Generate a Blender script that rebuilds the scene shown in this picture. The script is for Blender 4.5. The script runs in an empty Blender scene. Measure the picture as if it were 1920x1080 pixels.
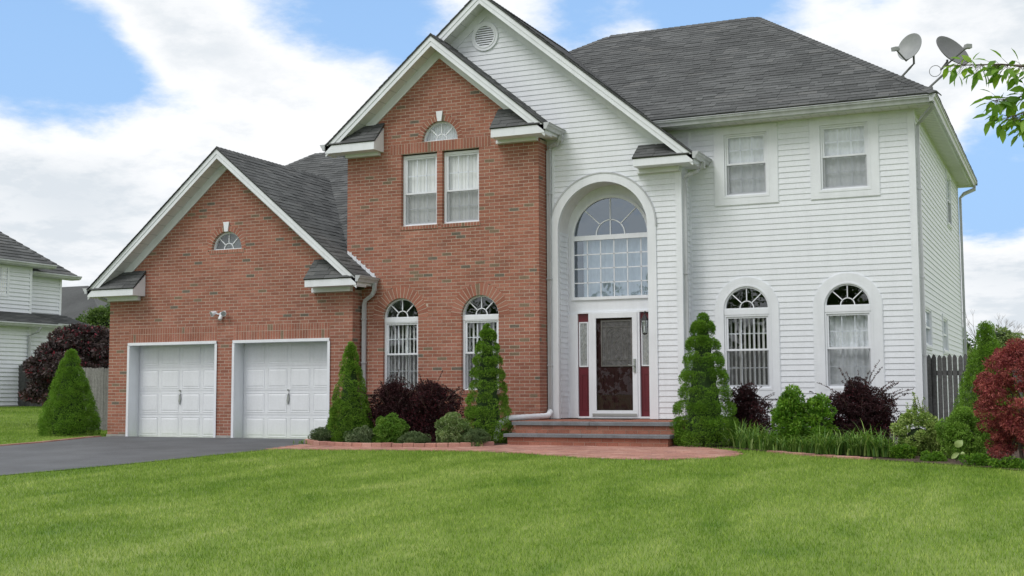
import bpy, math, random
import numpy as np
from mathutils import Vector, Matrix
random.seed(7); RS=np.random.RandomState(11)
S=bpy.context.scene; COL=S.collection; R=math.radians
# ------------------------------------------------------------------ camera
CAM=np.array([0.,-22.5,0.965]); PITCH,YAW,ROLL=R(4.851),R(24.32),R(-.25)
cy,sy=math.cos(YAW),math.sin(YAW)
FWD=np.array([-sy*math.cos(PITCH),cy*math.cos(PITCH),math.sin(PITCH)])
_r=np.array([cy,sy,0.]); _u=np.cross(_r,FWD)
RGT=math.cos(ROLL)*_r+math.sin(ROLL)*_u; UP=-math.sin(ROLL)*_r+math.cos(ROLL)*_u
cd=bpy.data.cameras.new('camera'); cam=bpy.data.objects.new('camera',cd); COL.objects.link(cam)
cam.matrix_world=Matrix([[RGT[0],UP[0],-FWD[0],CAM[0]],[RGT[1],UP[1],-FWD[1],CAM[1]],[RGT[2],UP[2],-FWD[2],CAM[2]],[0,0,0,1]])
cd.sensor_width=36; cd.lens=2320.7/1920*36; cd.clip_start=.1; cd.clip_end=3000; S.camera=cam
# ------------------------------------------------------------------ light
SUN_EL,SUN_AZ=R(52),R(203)      # azimuth clockwise from +Y: front left of the house
sd=Vector((math.sin(SUN_AZ)*math.cos(SUN_EL),math.cos(SUN_AZ)*math.cos(SUN_EL),math.sin(SUN_EL)))
sl=bpy.data.lights.new('sun','SUN'); sl.energy=1.25; sl.angle=R(26); sl.color=(1,.97,.93)
so=bpy.data.objects.new('sun',sl); COL.objects.link(so); so.rotation_euler=sd.to_track_quat('Z','Y').to_euler(); so.location=(0,-10,30)
S.view_settings.view_transform='Standard'; S.view_settings.look='None'; S.view_settings.exposure=.34; S.view_settings.gamma=1
def pixdir(x,y):
    d=RGT*(x-960)/2320.7-UP*(y-540)/2320.7+FWD; return d/np.linalg.norm(d)
class NT:
    def __init__(s,t): s.t=t; s.n=t.nodes; s.l=t.links
    def new(s,ty,**k):
        n=s.n.new(ty)
        for a,b in k.items(): setattr(n,a,b)
        return n
    def put(s,sock,v):
        if v is None: return
        if hasattr(v,'is_output') : s.l.new(v,sock)
        else: sock.default_value=v
    def math(s,op,a,b=None,c=None,clamp=False):
        n=s.new('ShaderNodeMath',operation=op); n.use_clamp=clamp
        for i,v in enumerate((a,b,c)): s.put(n.inputs[i],v)
        return n.outputs[0]
    def mix(s,f,a,b,bt='MIX'):
        n=s.new('ShaderNodeMix',data_type='RGBA',blend_type=bt)
        s.put(n.inputs[0],f); s.put(n.inputs[6],a); s.put(n.inputs[7],b); return n.outputs[2]
    def noise(s,vec,sc,det=3,rough=.5,dim='3D',dist=0):
        n=s.new('ShaderNodeTexNoise'); n.noise_dimensions=dim
        if vec is not None: s.l.new(vec,n.inputs['Vector'])
        n.inputs['Scale'].default_value=sc; n.inputs['Detail'].default_value=det; n.inputs['Roughness'].default_value=rough; n.inputs['Distortion'].default_value=dist
        return n.outputs[0]
    def ss(s,v,a,b,x=0,y=1):
        n=s.new('ShaderNodeMapRange',interpolation_type='SMOOTHSTEP'); s.put(n.inputs[0],v)
        for i,q in enumerate((a,b,x,y)): n.inputs[1+i].default_value=q
        return n.outputs[0]
    def ramp(s,f,stops,interp='LINEAR'):
        n=s.new('ShaderNodeValToRGB'); s.put(n.inputs[0],f); cr=n.color_ramp; cr.interpolation=interp
        while len(cr.elements)<len(stops): cr.elements.new(.5)
        for e,(p,c) in zip(cr.elements,stops): e.position=p; e.color=(*c,1)
        return n.outputs[0]
# world: Nishita sky with procedural broken cloud
W=bpy.data.worlds.new('World'); S.world=W; W.use_nodes=True; w=NT(W.node_tree); w.n.clear()
out=w.new('ShaderNodeOutputWorld'); bg=w.new('ShaderNodeBackground'); w.l.new(bg.outputs[0],out.inputs[0]); bg.inputs[1].default_value=.1
sk=w.new('ShaderNodeTexSky',sky_type='NISHITA'); sk.sun_disc=False; sk.sun_elevation=SUN_EL; sk.sun_rotation=SUN_AZ; sk.ozone_density=2.2; sk.dust_density=.3
tc=w.new('ShaderNodeTexCoord'); dirv=tc.outputs['Generated']
sep=w.new('ShaderNodeSeparateXYZ'); w.l.new(dirv,sep.inputs[0])
den=w.math('ADD',w.math('MAXIMUM',sep.outputs[2],0.0),.22)
cmb=w.new('ShaderNodeCombineXYZ'); w.put(cmb.inputs[0],w.math('DIVIDE',sep.outputs[0],den)); w.put(cmb.inputs[1],w.math('DIVIDE',sep.outputs[1],den)); w.put(cmb.inputs[2],den)
nA=w.noise(cmb.outputs[0],1.9,10,.60,dist=.15); nB=w.noise(cmb.outputs[0],5.5,9,.62); nC=w.noise(cmb.outputs[0],.8,2,.5)
def blob(px,py,r,st):        # gap in (or bank of) cloud round a direction
    d=pixdir(px,py); n=w.new('ShaderNodeVectorMath',operation='DISTANCE'); w.l.new(dirv,n.inputs[0]); n.inputs[1].default_value=d
    return w.ss(n.outputs['Value'],0,r/2320.7,st,0)
gap=None
for b in [(40,60,330,.62),(130,140,200,.5),(290,150,200,.56),(650,10,340,.78),(560,60,200,.2),(1310,10,330,.66),(1885,330,240,.68),(1850,395,120,.25),(1660,22,130,.4),(1090,30,170,.30),
          (590,150,230,-.6),(330,40,170,-.45),(200,330,420,-.5),(1750,90,220,-.25),(1000,60,160,.1),(1180,50,110,-.4),(1880,560,220,-.35),(950,900,900,-.3)]:
    v=blob(*b); gap=v if gap is None else w.math('ADD',gap,v)
cover=w.math('ADD',w.math('MULTIPLY',w.math('SUBTRACT',nA,.5),1.5),w.math('MULTIPLY',w.math('SUBTRACT',nB,.5),.8))
cover=w.math('SUBTRACT',w.math('ADD',cover,.36),gap)
mask=w.ss(cover,-.20,.26)
hz=w.ss(sep.outputs[2],.05,.75,1,0)
blue=w.mix(w.math('MULTIPLY',hz,.95),w.mix(1.0,sk.outputs[0],(1.26,1.52,1.66,1),'MULTIPLY'),(3.0,4.75,7.5,1))
shade=w.math('ADD',w.math('MULTIPLY',w.ss(nB,.42,.62),.5),w.math('MULTIPLY',w.ss(nC,.40,.62),.6))
shade=w.math('ADD',shade,blob(60,330,190,.75)); shade=w.math('ADD',shade,blob(200,405,150,.5)); shade=w.math('ADD',shade,blob(1860,470,230,.5))
cl=w.mix(w.math('MULTIPLY',shade,w.ss(cover,.1,.7),clamp=True),(8.3,8.35,8.45,1),(5.9,6.35,6.8,1))
allc=w.mix(mask,blue,cl)
below=w.ss(sep.outputs[2],-.03,0,0,1); w.put(bg.inputs[0],w.mix(below,(1.8,1.9,1.5,1),allc))
# ------------------------------------------------------------------ materials
MATS={}
def mat(name,col,rough=.7,var=0,vs=3,bump=0,bs=40,metal=0,spec=.5,ramp=None,interp='LINEAR',grain=0,gs=60,trans=0,bumpd=.01,coat=0,dirt=0):
    m=bpy.data.materials.new(name); m.use_nodes=True; t=NT(m.node_tree); b=t.n['Principled BSDF']
    g=t.new('ShaderNodeNewGeometry'); pos=g.outputs['Position']
    c=(*col,1) if not ramp else None
    if ramp:
        a=t.new('ShaderNodeAttribute',attribute_name='rnd'); oi=t.new('ShaderNodeObjectInfo')
        f=t.math('FRACT',t.math('ADD',a.outputs['Fac'],oi.outputs['Random'])); c=t.ramp(f,ramp,interp)
    if var:
        f=t.ss(t.noise(pos,vs,4,.6),.3,.7,1-var,1+var*.6); c=t.mix(1.0,c,f,'MULTIPLY')
    if grain:
        f=t.ss(t.noise(pos,gs,2,.6),.3,.7,1-grain,1+grain); c=t.mix(1.0,c,f,'MULTIPLY')
    if dirt:
        mp=t.new('ShaderNodeMapping'); mp.inputs['Scale'].default_value=(3.5,3.5,.5); t.l.new(pos,mp.inputs[0])
        f=t.ss(t.noise(mp.outputs[0],1.6,5,.65),.35,.75,1,1-dirt); c=t.mix(1.0,c,f,'MULTIPLY')
    t.put(b.inputs['Base Color'],c); b.inputs['Roughness'].default_value=rough; b.inputs['Metallic'].default_value=metal; b.inputs['Specular IOR Level'].default_value=spec
    if coat: b.inputs['Coat Weight'].default_value=coat
    if bump:
        bn=t.new('ShaderNodeBump'); bn.inputs['Strength'].default_value=bump; bn.inputs['Distance'].default_value=bumpd
        t.put(bn.inputs['Height'],t.noise(pos,bs,4,.6)); t.l.new(bn.outputs[0],b.inputs['Normal'])
    if trans:
        tr=t.new('ShaderNodeBsdfTranslucent'); t.put(tr.inputs[0],t.mix(1.0,c,(1.1,1.1,.7,1),'MULTIPLY') ); mx=t.new('ShaderNodeMixShader'); mx.inputs[0].default_value=trans
        o=t.n['Material Output']; t.l.new(b.outputs[0],mx.inputs[1]); t.l.new(tr.outputs[0],mx.inputs[2]); t.l.new(mx.outputs[0],o.inputs[0])
    MATS[name]=m; return m
BR=[(0,(.330,.138,.096)),(.13,(.295,.120,.083)),(.27,(.355,.158,.113)),(.40,(.315,.130,.092)),(.54,(.275,.112,.080)),(.66,(.340,.150,.112)),(.79,(.32,.140,.098)),(.90,(.275,.125,.09)),(.962,(.20,.145,.10)),(.985,(.15,.125,.10))]
mat('brick',None,.9,ramp=BR,interp='CONSTANT',var=.16,vs=.9,grain=.16,gs=55,bump=.5,bs=110,bumpd=.004,spec=.25)
mat('mortar',(.47,.385,.32),.95,var=.15,vs=5,grain=.1,spec=.2)
mat('paver',None,.9,ramp=[(0,(.41,.215,.172)),(.25,(.47,.275,.228)),(.5,(.43,.235,.19)),(.75,(.38,.195,.16)),(.92,(.33,.18,.155))],interp='CONSTANT',var=.18,vs=1.3,grain=.14,gs=70,bump=.5,bs=90,spec=.2)
mat('siding',None,.55,ramp=[(0,(.715,.74,.795)),(.5,(.74,.765,.82)),(1,(.725,.75,.805))],dirt=.06,grain=.03,gs=30,spec=.35)
mat('trim',(.755,.78,.835),.5,dirt=.08,var=.04,vs=2,spec=.4)
mat('soffit',(.70,.70,.73),.7,var=.05,vs=8,spec=.3)
mat('gutter_paint',(.49,.51,.54),.35,dirt=.22,var=.07,vs=2.5,spec=.5)
mat('door_white',(.74,.76,.805),.45,dirt=.06,var=.03,vs=2,grain=.02,gs=20,spec=.4)
SH=[(0,(.094,.098,.100)),(.2,(.106,.111,.113)),(.4,(.082,.086,.088)),(.6,(.120,.125,.127)),(.8,(.100,.104,.106)),(.93,(.130,.133,.133))]
mat('shingle',None,.93,ramp=SH,interp='CONSTANT',var=.16,vs=.7,grain=.3,gs=160,bump=.6,bs=220,bumpd=.004,spec=.25)
mat('underlay',(.035,.037,.04),.95)
mat('concrete',(.33,.325,.31),.9,var=.2,vs=4,grain=.1,bump=.3,bs=60)
mat('bluestone',(.155,.165,.18),.75,var=.2,vs=4,grain=.12,gs=40,bump=.2,bs=50)
mat('asphalt',(.098,.104,.113),.72,var=.24,vs=.9,grain=.3,gs=190,bump=.5,bs=200,bumpd=.004,spec=.45)
mat('mulch',(.085,.055,.04),.95,var=.4,vs=12,grain=.4,gs=50,bump=1,bs=35,bumpd=.03)
mat('maroon',(.125,.012,.022),.38,var=.08,vs=5,spec=.5)
mat('dark_maroon',(.055,.014,.018),.4,var=.08,vs=5,spec=.5)
mat('steel',(.42,.43,.43),.35,metal=.9,var=.1)
mat('came',(.5,.5,.5),.35,metal=.8)
mat('frosted',(.30,.32,.33),.3,var=.35,vs=14,spec=.6)
mat('black_metal',(.02,.02,.022),.4,var=.1)
mat('dish_grey',(.29,.305,.31),.5,var=.08,vs=6,spec=.5)
mat('dish_dark',(.135,.14,.145),.55,var=.08,vs=6)
mat('fence_wood',None,.92,ramp=[(0,(.20,.195,.19)),(.4,(.25,.245,.24)),(.75,(.17,.165,.16)),(1,(.29,.285,.275))],dirt=.35,grain=.15,gs=25,bump=.4,bs=30)
mat('fence_dark',None,.92,ramp=[(0,(.085,.085,.087)),(.4,(.115,.115,.116)),(.75,(.07,.07,.072)),(1,(.14,.14,.14))],dirt=.4,grain=.2,gs=25,bump=.4,bs=30)
mat('blind',(.80,.80,.79),.6,var=.04,vs=3)
mat('curtain',(.88,.90,.93),.8,var=.05,vs=5,trans=.12)
mat('room_dark',(.09,.08,.07),.9)
mat('bark',(.11,.085,.065),.95,var=.3,vs=20,bump=.8,bs=40)
mat('bark_grey',(.26,.235,.21),.95,var=.3,vs=20,bump=.6,bs=40)
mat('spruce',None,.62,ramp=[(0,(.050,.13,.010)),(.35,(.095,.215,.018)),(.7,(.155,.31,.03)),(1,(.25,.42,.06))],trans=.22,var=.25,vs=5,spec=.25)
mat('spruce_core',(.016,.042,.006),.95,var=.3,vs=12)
mat('barberry',None,.6,ramp=[(0,(.022,.010,.012)),(.5,(.045,.016,.019)),(.85,(.075,.022,.026)),(1,(.13,.022,.035))],trans=.12,var=.3,vs=4,spec=.25)
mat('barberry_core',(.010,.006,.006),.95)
mat('maple_dark',None,.55,ramp=[(0,(.032,.023,.024)),(.5,(.058,.042,.043)),(.90,(.095,.068,.068)),(.97,(.20,.03,.045)),(1,(.30,.03,.06))],trans=.08,var=.3,vs=2,spec=.35)
mat('maple_red',None,.6,ramp=[(0,(.14,.022,.03)),(.4,(.24,.042,.05)),(.75,(.34,.078,.078)),(1,(.45,.14,.12))],trans=.22,var=.25,vs=4,spec=.25)
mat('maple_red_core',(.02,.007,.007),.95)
mat('bright_green',None,.5,ramp=[(0,(.055,.16,.014)),(.5,(.11,.26,.022)),(1,(.24,.42,.045))],trans=.3,var=.22,vs=6,spec=.35)
mat('round_green',None,.6,ramp=[(0,(.08,.19,.02)),(.5,(.15,.30,.035)),(1,(.26,.42,.075))],trans=.25,var=.25,vs=7,spec=.3)
mat('sage_green',None,.7,ramp=[(0,(.12,.20,.06)),(.45,(.21,.32,.10)),(.8,(.31,.42,.17)),(1,(.42,.48,.27))],trans=.2,var=.25,vs=6,spec=.2)
mat('grey_green',None,.7,ramp=[(0,(.07,.115,.045)),(.5,(.12,.18,.075)),(.85,(.19,.25,.12)),(1,(.28,.33,.20))],trans=.15,var=.3,vs=6,spec=.2)
mat('lime_green',None,.6,ramp=[(0,(.13,.23,.04)),(.5,(.25,.38,.08)),(1,(.46,.56,.20))],trans=.3,var=.2,vs=6,spec=.25)
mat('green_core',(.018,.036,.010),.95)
mat('tree_green',None,.6,ramp=[(0,(.05,.11,.02)),(.5,(.09,.17,.03)),(1,(.15,.24,.05))],trans=.25,var=.3,vs=.6)
mat('tree_pale',None,.6,ramp=[(0,(.12,.19,.05)),(.5,(.19,.28,.07)),(1,(.27,.36,.11))],trans=.25,var=.3,vs=.5)
mat('leaf_branch',None,.45,ramp=[(0,(.10,.23,.02)),(.5,(.17,.33,.035)),(1,(.28,.45,.06))],trans=.45,spec=.4)
mat('strap_leaf',None,.5,ramp=[(0,(.06,.15,.022)),(.4,(.12,.25,.04)),(.8,(.22,.36,.07)),(1,(.38,.50,.16))],trans=.3,var=.15,vs=5,spec=.35)
mat('pale_leaf',(.42,.55,.22),.5,trans=.3)
def gnoise(name,blade):
    m=bpy.data.materials.new(name); m.use_nodes=True; t=NT(m.node_tree); b=t.n['Principled BSDF']
    g=t.new('ShaderNodeNewGeometry'); pos=g.outputs['Position']
    mp=t.new('ShaderNodeMapping'); mp.inputs['Rotation'].default_value=(0,0,R(-20)); mp.inputs['Scale'].default_value=(1.25,.42,0); t.l.new(pos,mp.inputs[0])
    n1=t.noise(mp.outputs[0],.9,5,.62,dist=.4); n2=t.noise(pos,.35,2,.5); n3=t.noise(pos,3.2,5,.65)
    f=t.math('ADD',t.math('MULTIPLY',n1,.55),t.math('ADD',t.math('MULTIPLY',n2,.2),t.math('MULTIPLY',n3,.25)))
    c=t.ramp(f,[(.34,(.105,.225,.024)),(.45,(.195,.315,.050)),(.55,(.265,.385,.085)),(.68,(.37,.465,.155))])
    if blade:
        a=t.new('ShaderNodeAttribute',attribute_name='rnd')
        c=t.mix(1.0,c,t.ramp(a.outputs['Fac'],[(0,(.60,.66,.5)),(.5,(.98,1.0,.9)),(.9,(1.35,1.28,1.2)),(.93,(1.75,1.5,1.5)),(1,(1.95,1.65,1.7))]),'MULTIPLY')
        tr=t.new('ShaderNodeBsdfTranslucent'); t.put(tr.inputs[0],c); mx=t.new('ShaderNodeMixShader'); mx.inputs[0].default_value=.3
        o=t.n['Material Output']; t.l.new(b.outputs[0],mx.inputs[1]); t.l.new(tr.outputs[0],mx.inputs[2]); t.l.new(mx.outputs[0],o.inputs[0])
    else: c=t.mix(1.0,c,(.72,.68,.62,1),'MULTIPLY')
    t.put(b.inputs['Base Color'],c); b.inputs['Roughness'].default_value=.6; b.inputs['Specular IOR Level'].default_value=.2; MATS[name]=m
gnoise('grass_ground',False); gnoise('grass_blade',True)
def glass(name,refl,tint=(.95,.97,.98),rough=.0,bump=.0,gcol=(1,1,1)):
    m=bpy.data.materials.new(name); m.use_nodes=True; t=NT(m.node_tree); t.n.clear()
    o=t.new('ShaderNodeOutputMaterial'); tr=t.new('ShaderNodeBsdfTransparent'); tr.inputs[0].default_value=(*tint,1)
    gl=t.new('ShaderNodeBsdfGlossy'); gl.inputs['Roughness'].default_value=rough; gl.inputs[0].default_value=(*gcol,1)
    lw=t.new('ShaderNodeLayerWeight'); lw.inputs[0].default_value=.5; fz=t.math('MULTIPLY_ADD',t.math('POWER',lw.outputs['Facing'],5.0),1-refl,refl)
    mx=t.new('ShaderNodeMixShader'); t.l.new(fz,mx.inputs[0]); t.l.new(tr.outputs[0],mx.inputs[1]); t.l.new(gl.outputs[0],mx.inputs[2]); t.l.new(mx.outputs[0],o.inputs[0])
    if bump:
        g=t.new('ShaderNodeNewGeometry'); bn=t.new('ShaderNodeBump'); bn.inputs['Strength'].default_value=bump; bn.inputs['Distance'].default_value=.02
        t.put(bn.inputs['Height'],t.noise(g.outputs['Position'],2.5,2,.5)); t.l.new(bn.outputs[0],gl.inputs['Normal'])
    MATS[name]=m
glass('glass',.10,bump=.12,gcol=(.93,.97,1)); glass('glass_blue',.26,(.66,.72,.77),bump=.1,gcol=(.66,.76,.86)); glass('glass_storm',.022,(.62,.6,.6))
m=bpy.data.materials.new('screen'); m.use_nodes=True; t=NT(m.node_tree); o=t.n['Material Output']; tr=t.new('ShaderNodeBsdfTransparent'); df=t.new('ShaderNodeBsdfDiffuse'); df.inputs[0].default_value=(.16,.165,.17,1)
mx=t.new('ShaderNodeMixShader'); mx.inputs[0].default_value=.33; t.l.new(tr.outputs[0],mx.inputs[1]); t.l.new(df.outputs[0],mx.inputs[2]); t.l.new(mx.outputs[0],o.inputs[0]); MATS['screen']=m
# ------------------------------------------------------------------ object helpers
WLOC={}
def wl(p): return WLOC.get(p.name,Vector((0,0,0))) if p else Vector((0,0,0))
def link(name,data,loc,parent=None):
    o=bpy.data.objects.new(name,data); COL.objects.link(o); loc=Vector(loc); WLOC[o.name]=loc
    o.parent=parent; o.location=loc-wl(parent); return o
def tag(o,label=None,cat=None,group=None,kind=None):
    for k,v in (('label',label),('category',cat),('group',group),('kind',kind)):
        if v: o[k]=v
    return o
def thing(name,loc,label,cat,group=None): return tag(link(name,None,loc),label,cat,group)
def finish(me,m,rnd=None,smooth=False):
    me.materials.append(MATS[m] if isinstance(m,str) else m)
    if rnd is not None and len(rnd)==len(me.polygons):
        a=me.attributes.new('rnd','FLOAT','FACE'); a.data.foreach_set('value',np.asarray(rnd,np.float32))
    if smooth: me.polygons.foreach_set('use_smooth',[True]*len(me.polygons))
def npmesh(name,V,F,rnd=None,m=None,smooth=False):    # F: (n,k) equal-sized faces, fast path
    V=np.asarray(V,np.float32); F=np.asarray(F,np.int32); me=bpy.data.meshes.new(name); n,k=F.shape
    me.vertices.add(len(V)); me.vertices.foreach_set('co',V.ravel()); me.loops.add(n*k); me.loops.foreach_set('vertex_index',F.ravel())
    me.polygons.add(n); me.polygons.foreach_set('loop_start',np.arange(n,dtype=np.int32)*k); me.polygons.foreach_set('loop_total',np.full(n,k,np.int32)); me.update(calc_edges=True)
    finish(me,m,rnd,smooth); return me
class M:
    def __init__(s): s.v=[]; s.f=[]; s.r=[]
    def add(s,vs,fs,r=None):
        o=len(s.v); s.v+= [tuple(map(float,q)) for q in vs]; r=random.random() if r is None else r
        for f in fs: s.f.append(tuple(i+o for i in f)); s.r.append(r)
    def box(s,x0,x1,y0,y1,z0,z1,r=None):
        s.add([(x,y,z) for z in (z0,z1) for y in (y0,y1) for x in (x0,x1)],[(0,2,3,1),(4,5,7,6),(0,1,5,4),(2,6,7,3),(0,4,6,2),(1,3,7,5)],r)
    def prism(s,a,b,r=None,cap0=True,cap1=True):       # loft between two polygons of equal length
        n=len(a); fs=[(i,(i+1)%n,n+(i+1)%n,n+i) for i in range(n)]
        if cap0: fs.append(tuple(range(n))[::-1])
        if cap1: fs.append(tuple(range(n,2*n)))
        s.add(list(a)+list(b),fs,r)
    def ring(s,o0,i0,o1,i1,closed=True):               # frame between outer and inner loops, front (0) and back (1)
        n=len(o0); k=n if closed else n-1; L=list(o0)+list(i0)+list(o1)+list(i1); fs=[]
        for j in range(k):
            q=(j+1)%n
            fs+=[(j,q,n+q,n+j),(n+j,n+q,3*n+q,3*n+j),(2*n+q,2*n+j,3*n+j,3*n+q),(q,j,2*n+j,2*n+q)]
        if not closed: fs+=[(0,n,3*n,2*n),(n-1,3*n-1,4*n-1,2*n-1)]
        s.add(L,fs)
    def tube(s,pts,rad,n=8,r=None,squash=None):
        pts=[Vector(p) for p in pts]; rad=rad if hasattr(rad,'__len__') else [rad]*len(pts); rings=[]
        for i,p in enumerate(pts):
            t=(pts[min(i+1,len(pts)-1)]-pts[max(i-1,0)]).normalized(); a=Vector((0,0,1)) if abs(t.z)<.9 else Vector((0,1,0))
            u=t.cross(a).normalized(); v=u.cross(t)
            rings.append([p+u*math.cos(2*math.pi*(k+.5)/n)*rad[i]+v*math.sin(2*math.pi*(k+.5)/n)*rad[i] for k in range(n)])
        vs=[q for g in rings for q in g]; fs=[(i*n+k,i*n+(k+1)%n,(i+1)*n+(k+1)%n,(i+1)*n+k) for i in range(len(pts)-1) for k in range(n)]
        fs+=[tuple(range(n))[::-1],tuple((len(pts)-1)*n+k for k in range(n))]; s.add(vs,fs,r)
    def lathe(s,prof,c=(0,0,0),n=24,axis=None):
        vs=[];c=Vector(c); q=(Vector(axis).to_track_quat('Z','Y') if axis is not None else None)
        for (r,z) in prof:
            for k in range(n):
                p=Vector((r*math.cos(2*math.pi*k/n),r*math.sin(2*math.pi*k/n),z)); vs.append(c+(q@p if q else p))
        s.add(vs,[(i*n+k,i*n+(k+1)%n,(i+1)*n+(k+1)%n,(i+1)*n+k) for i in range(len(prof)-1) for k in range(n)])
    def build(s,name,m,parent=None,smooth=False,origin=None,rnd=True):
        if not s.v: return None
        a=np.array(s.v); o=Vector(origin) if origin is not None else Vector(((a[:,0].min()+a[:,0].max())/2,(a[:,1].min()+a[:,1].max())/2,a[:,2].min()))
        me=bpy.data.meshes.new(name); me.from_pydata([tuple(q) for q in (a-np.array(o))],[],s.f); me.update()
        finish(me,m,s.r if rnd else None,smooth)
        if smooth:
            try: me.set_sharp_from_angle(angle=R(40))
            except Exception: pass
        return link(name,me,o,parent)
class Pl:                                               # plane frame: U,V in the plane, N outward
    def __init__(s,o,u,v): s.o=Vector(o); s.u=Vector(u).normalized(); s.v=Vector(v).normalized(); s.n=s.u.cross(s.v)
    def p(s,u,v,w=0): return s.o+s.u*u+s.v*v+s.n*w
FX=lambda Y: Pl((0,Y,0),(1,0,0),(0,0,1))                # facade plane facing the camera: u=x v=z w=-y
def clip(poly,a,b,c):                                   # keep a*u+b*v<=c
    o=[]
    for i in range(len(poly)):
        p,q=poly[i],poly[(i+1)%len(poly)]; dp,dq=a*p[0]+b*p[1]-c,a*q[0]+b*q[1]-c
        if dp<=0: o.append(p)
        if (dp<0<dq) or (dq<0<dp):
            t=dp/(dp-dq); o.append((p[0]+t*(q[0]-p[0]),p[1]+t*(q[1]-p[1])))
    return o
def area(p): return abs(sum(p[i][0]*p[(i+1)%len(p)][1]-p[(i+1)%len(p)][0]*p[i][1] for i in range(len(p))))/2
PIECES={}
def piece(family,parent,pl,poly,w0,w1,r=None):
    """one brick / board / shingle: polygon in a plane frame, thick from w0 (inner) to w1 (number or function of v)"""
    a=area(poly)
    if len(poly)<3 or a<2e-4: return
    f=w1 if callable(w1) else (lambda u,v:w1)
    front=[pl.p(u,v,f(u,v)) for u,v in poly]; back=[pl.p(u,v,w0) for u,v in poly]
    c=sum(front,Vector())/len(front); d=np.array(c)-CAM; dd=float(np.linalg.norm(d)); z=float(d@FWD)
    sx=960+2320.7*float(d@RGT)/z; syy=540-2320.7*float(d@UP)/z
    cosv=-float(d@np.array(pl.n))/dd
    sc=a*max(cosv,0)/dd**2 if (z>0 and -20<sx<1940 and -20<syy<1100) else 0
    PIECES.setdefault(family,[]).append((sc,parent,back,front,r if r is not None else random.random()))
def emit(house,family,name,stuffname,m,limit=300,only=None):
    L=PIECES.pop(family,[]); L.sort(key=lambda q:-q[0]); cache={}; rest=M()
    for i,(sc,parent,back,front,r) in enumerate(L):
        if i<limit and sc>0:
            c=sum(front,Vector())/len(front); vs=[q-c for q in back+front]; key=tuple(round(x,3) for q in vs for x in q)
            me=cache.get(key)
            if me is None:
                mm=M(); mm.prism(vs[:len(back)],vs[len(back):],r=0.0); me=bpy.data.meshes.new(name); me.from_pydata([tuple(q) for q in mm.v],[],mm.f); me.update(); finish(me,m); cache[key]=me
            link(name,me,c,parent)
        else: rest.prism(back,front,r,cap0=False)
    o=rest.build(stuffname,m,house)
    if o: o['kind']='stuff'
def arcpts(cx,cz,r,n=20,a0=0,a1=math.pi): return [(cx+r*math.cos(a0+(a1-a0)*i/n),cz+r*math.sin(a0+(a1-a0)*i/n)) for i in range(n+1)]
def archloop(x0,x1,z0,zs,r=None,n=20):                  # closed loop: bottom-left, bottom-right, arch back to the left
    return [(x0,z0),(x1,z0)]+arcpts((x0+x1)/2,zs,(x1-x0)/2,n)
def loop3(pl,l,w): return [pl.p(u,v,w) for u,v in l]
def ringmesh(mm,pl,outer,inner,w1,w0): mm.ring(loop3(pl,outer,w1),loop3(pl,inner,w1),loop3(pl,outer,w0),loop3(pl,inner,w0))
def rect(x0,x1,z0,z1): return [(x0,z0),(x1,z0),(x1,z1),(x0,z1)]
# ------------------------------------------------------------------ ground
def sst(t): t=np.clip(t,0,1); return t*t*(3-2*t)
def gz(x,y):
    x=np.asarray(x,float); y=np.asarray(y,float)
    return 0.03-0.031*np.clip(-1.5-y,0,40)+.5*sst((-20-x)/15)*sst((y+6)/16)
def grid_sheet(name,xs,ys,dz,m):
    X,Y=np.meshgrid(xs,ys); Z=gz(X,Y)+dz; V=np.stack([X,Y,Z],-1).reshape(-1,3); nx,ny=len(xs),len(ys)
    i,j=np.meshgrid(np.arange(nx-1),np.arange(ny-1)); a=(j*nx+i).ravel(); F=np.stack([a,a+1,a+nx+1,a+nx],-1)
    return tag(link(name,npmesh(name,V,F,None,m),(0,0,0)),kind='structure')
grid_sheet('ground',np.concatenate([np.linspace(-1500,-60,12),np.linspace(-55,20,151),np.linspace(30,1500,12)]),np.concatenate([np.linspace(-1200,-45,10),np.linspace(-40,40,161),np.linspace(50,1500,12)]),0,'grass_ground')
def strip_sheet(name,rows,dz,m,n=8,skirt=.0):            # rows: (y, x0, x1)
    V=[];F=[]
    for y,x0,x1 in rows:
        for k in range(n+1): x=x0+(x1-x0)*k/n; V.append((x,y,float(gz(x,y))+dz))
    for j in range(len(rows)-1):
        for k in range(n): a=j*(n+1)+k; F.append((a,a+1,a+n+2,a+n+1))
    return tag(link(name,npmesh(name,V,F,None,m),(0,0,0)),kind='structure')
DWR=[(-40,-20.5),(-16,-15.9),(-12,-14.9),(-9.06,-14.23),(-8.24,-14.02),(-6.85,-13.71),(-5.09,-13.45),(-4.04,-13.3),(-2.5,-13.32),(-.72,-13.32)]
dwr=lambda y: float(np.interp(y,[q[0] for q in DWR],[q[1] for q in DWR]))
dwl=lambda y: float(np.interp(y,[-40,-12,-4.2,-3.2,-1.9,-.72],[-22.5,-21.2,-19.45,-19.35,-19.5,-19.62]))
strip_sheet('driveway',[(y,dwl(y),dwr(y)) for y in np.linspace(-30,-.78,60)],.012,'asphalt')
BEDL=[(-13.5,-.8),(-13.55,-2.25),(-12.96,-2.66),(-12.15,-2.86),(-11.14,-2.88),(-10.3,-2.70),(-9.8,-2.45),(-9.45,-2.05),(-9.35,-.4),(-13.3,-.4)]
BEDR=[(-6.2,-1.9),(-5.27,-2.0),(-4.41,-2.62),(-3.48,-3.36),(-2.71,-3.69),(-2.21,-3.95),(-1.47,-4.35),(-.63,-5.0),(.3,-5.2),(1.0,-4.2),(1.1,.8),(-2.4,.8),(-6.3,.6)]
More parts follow.
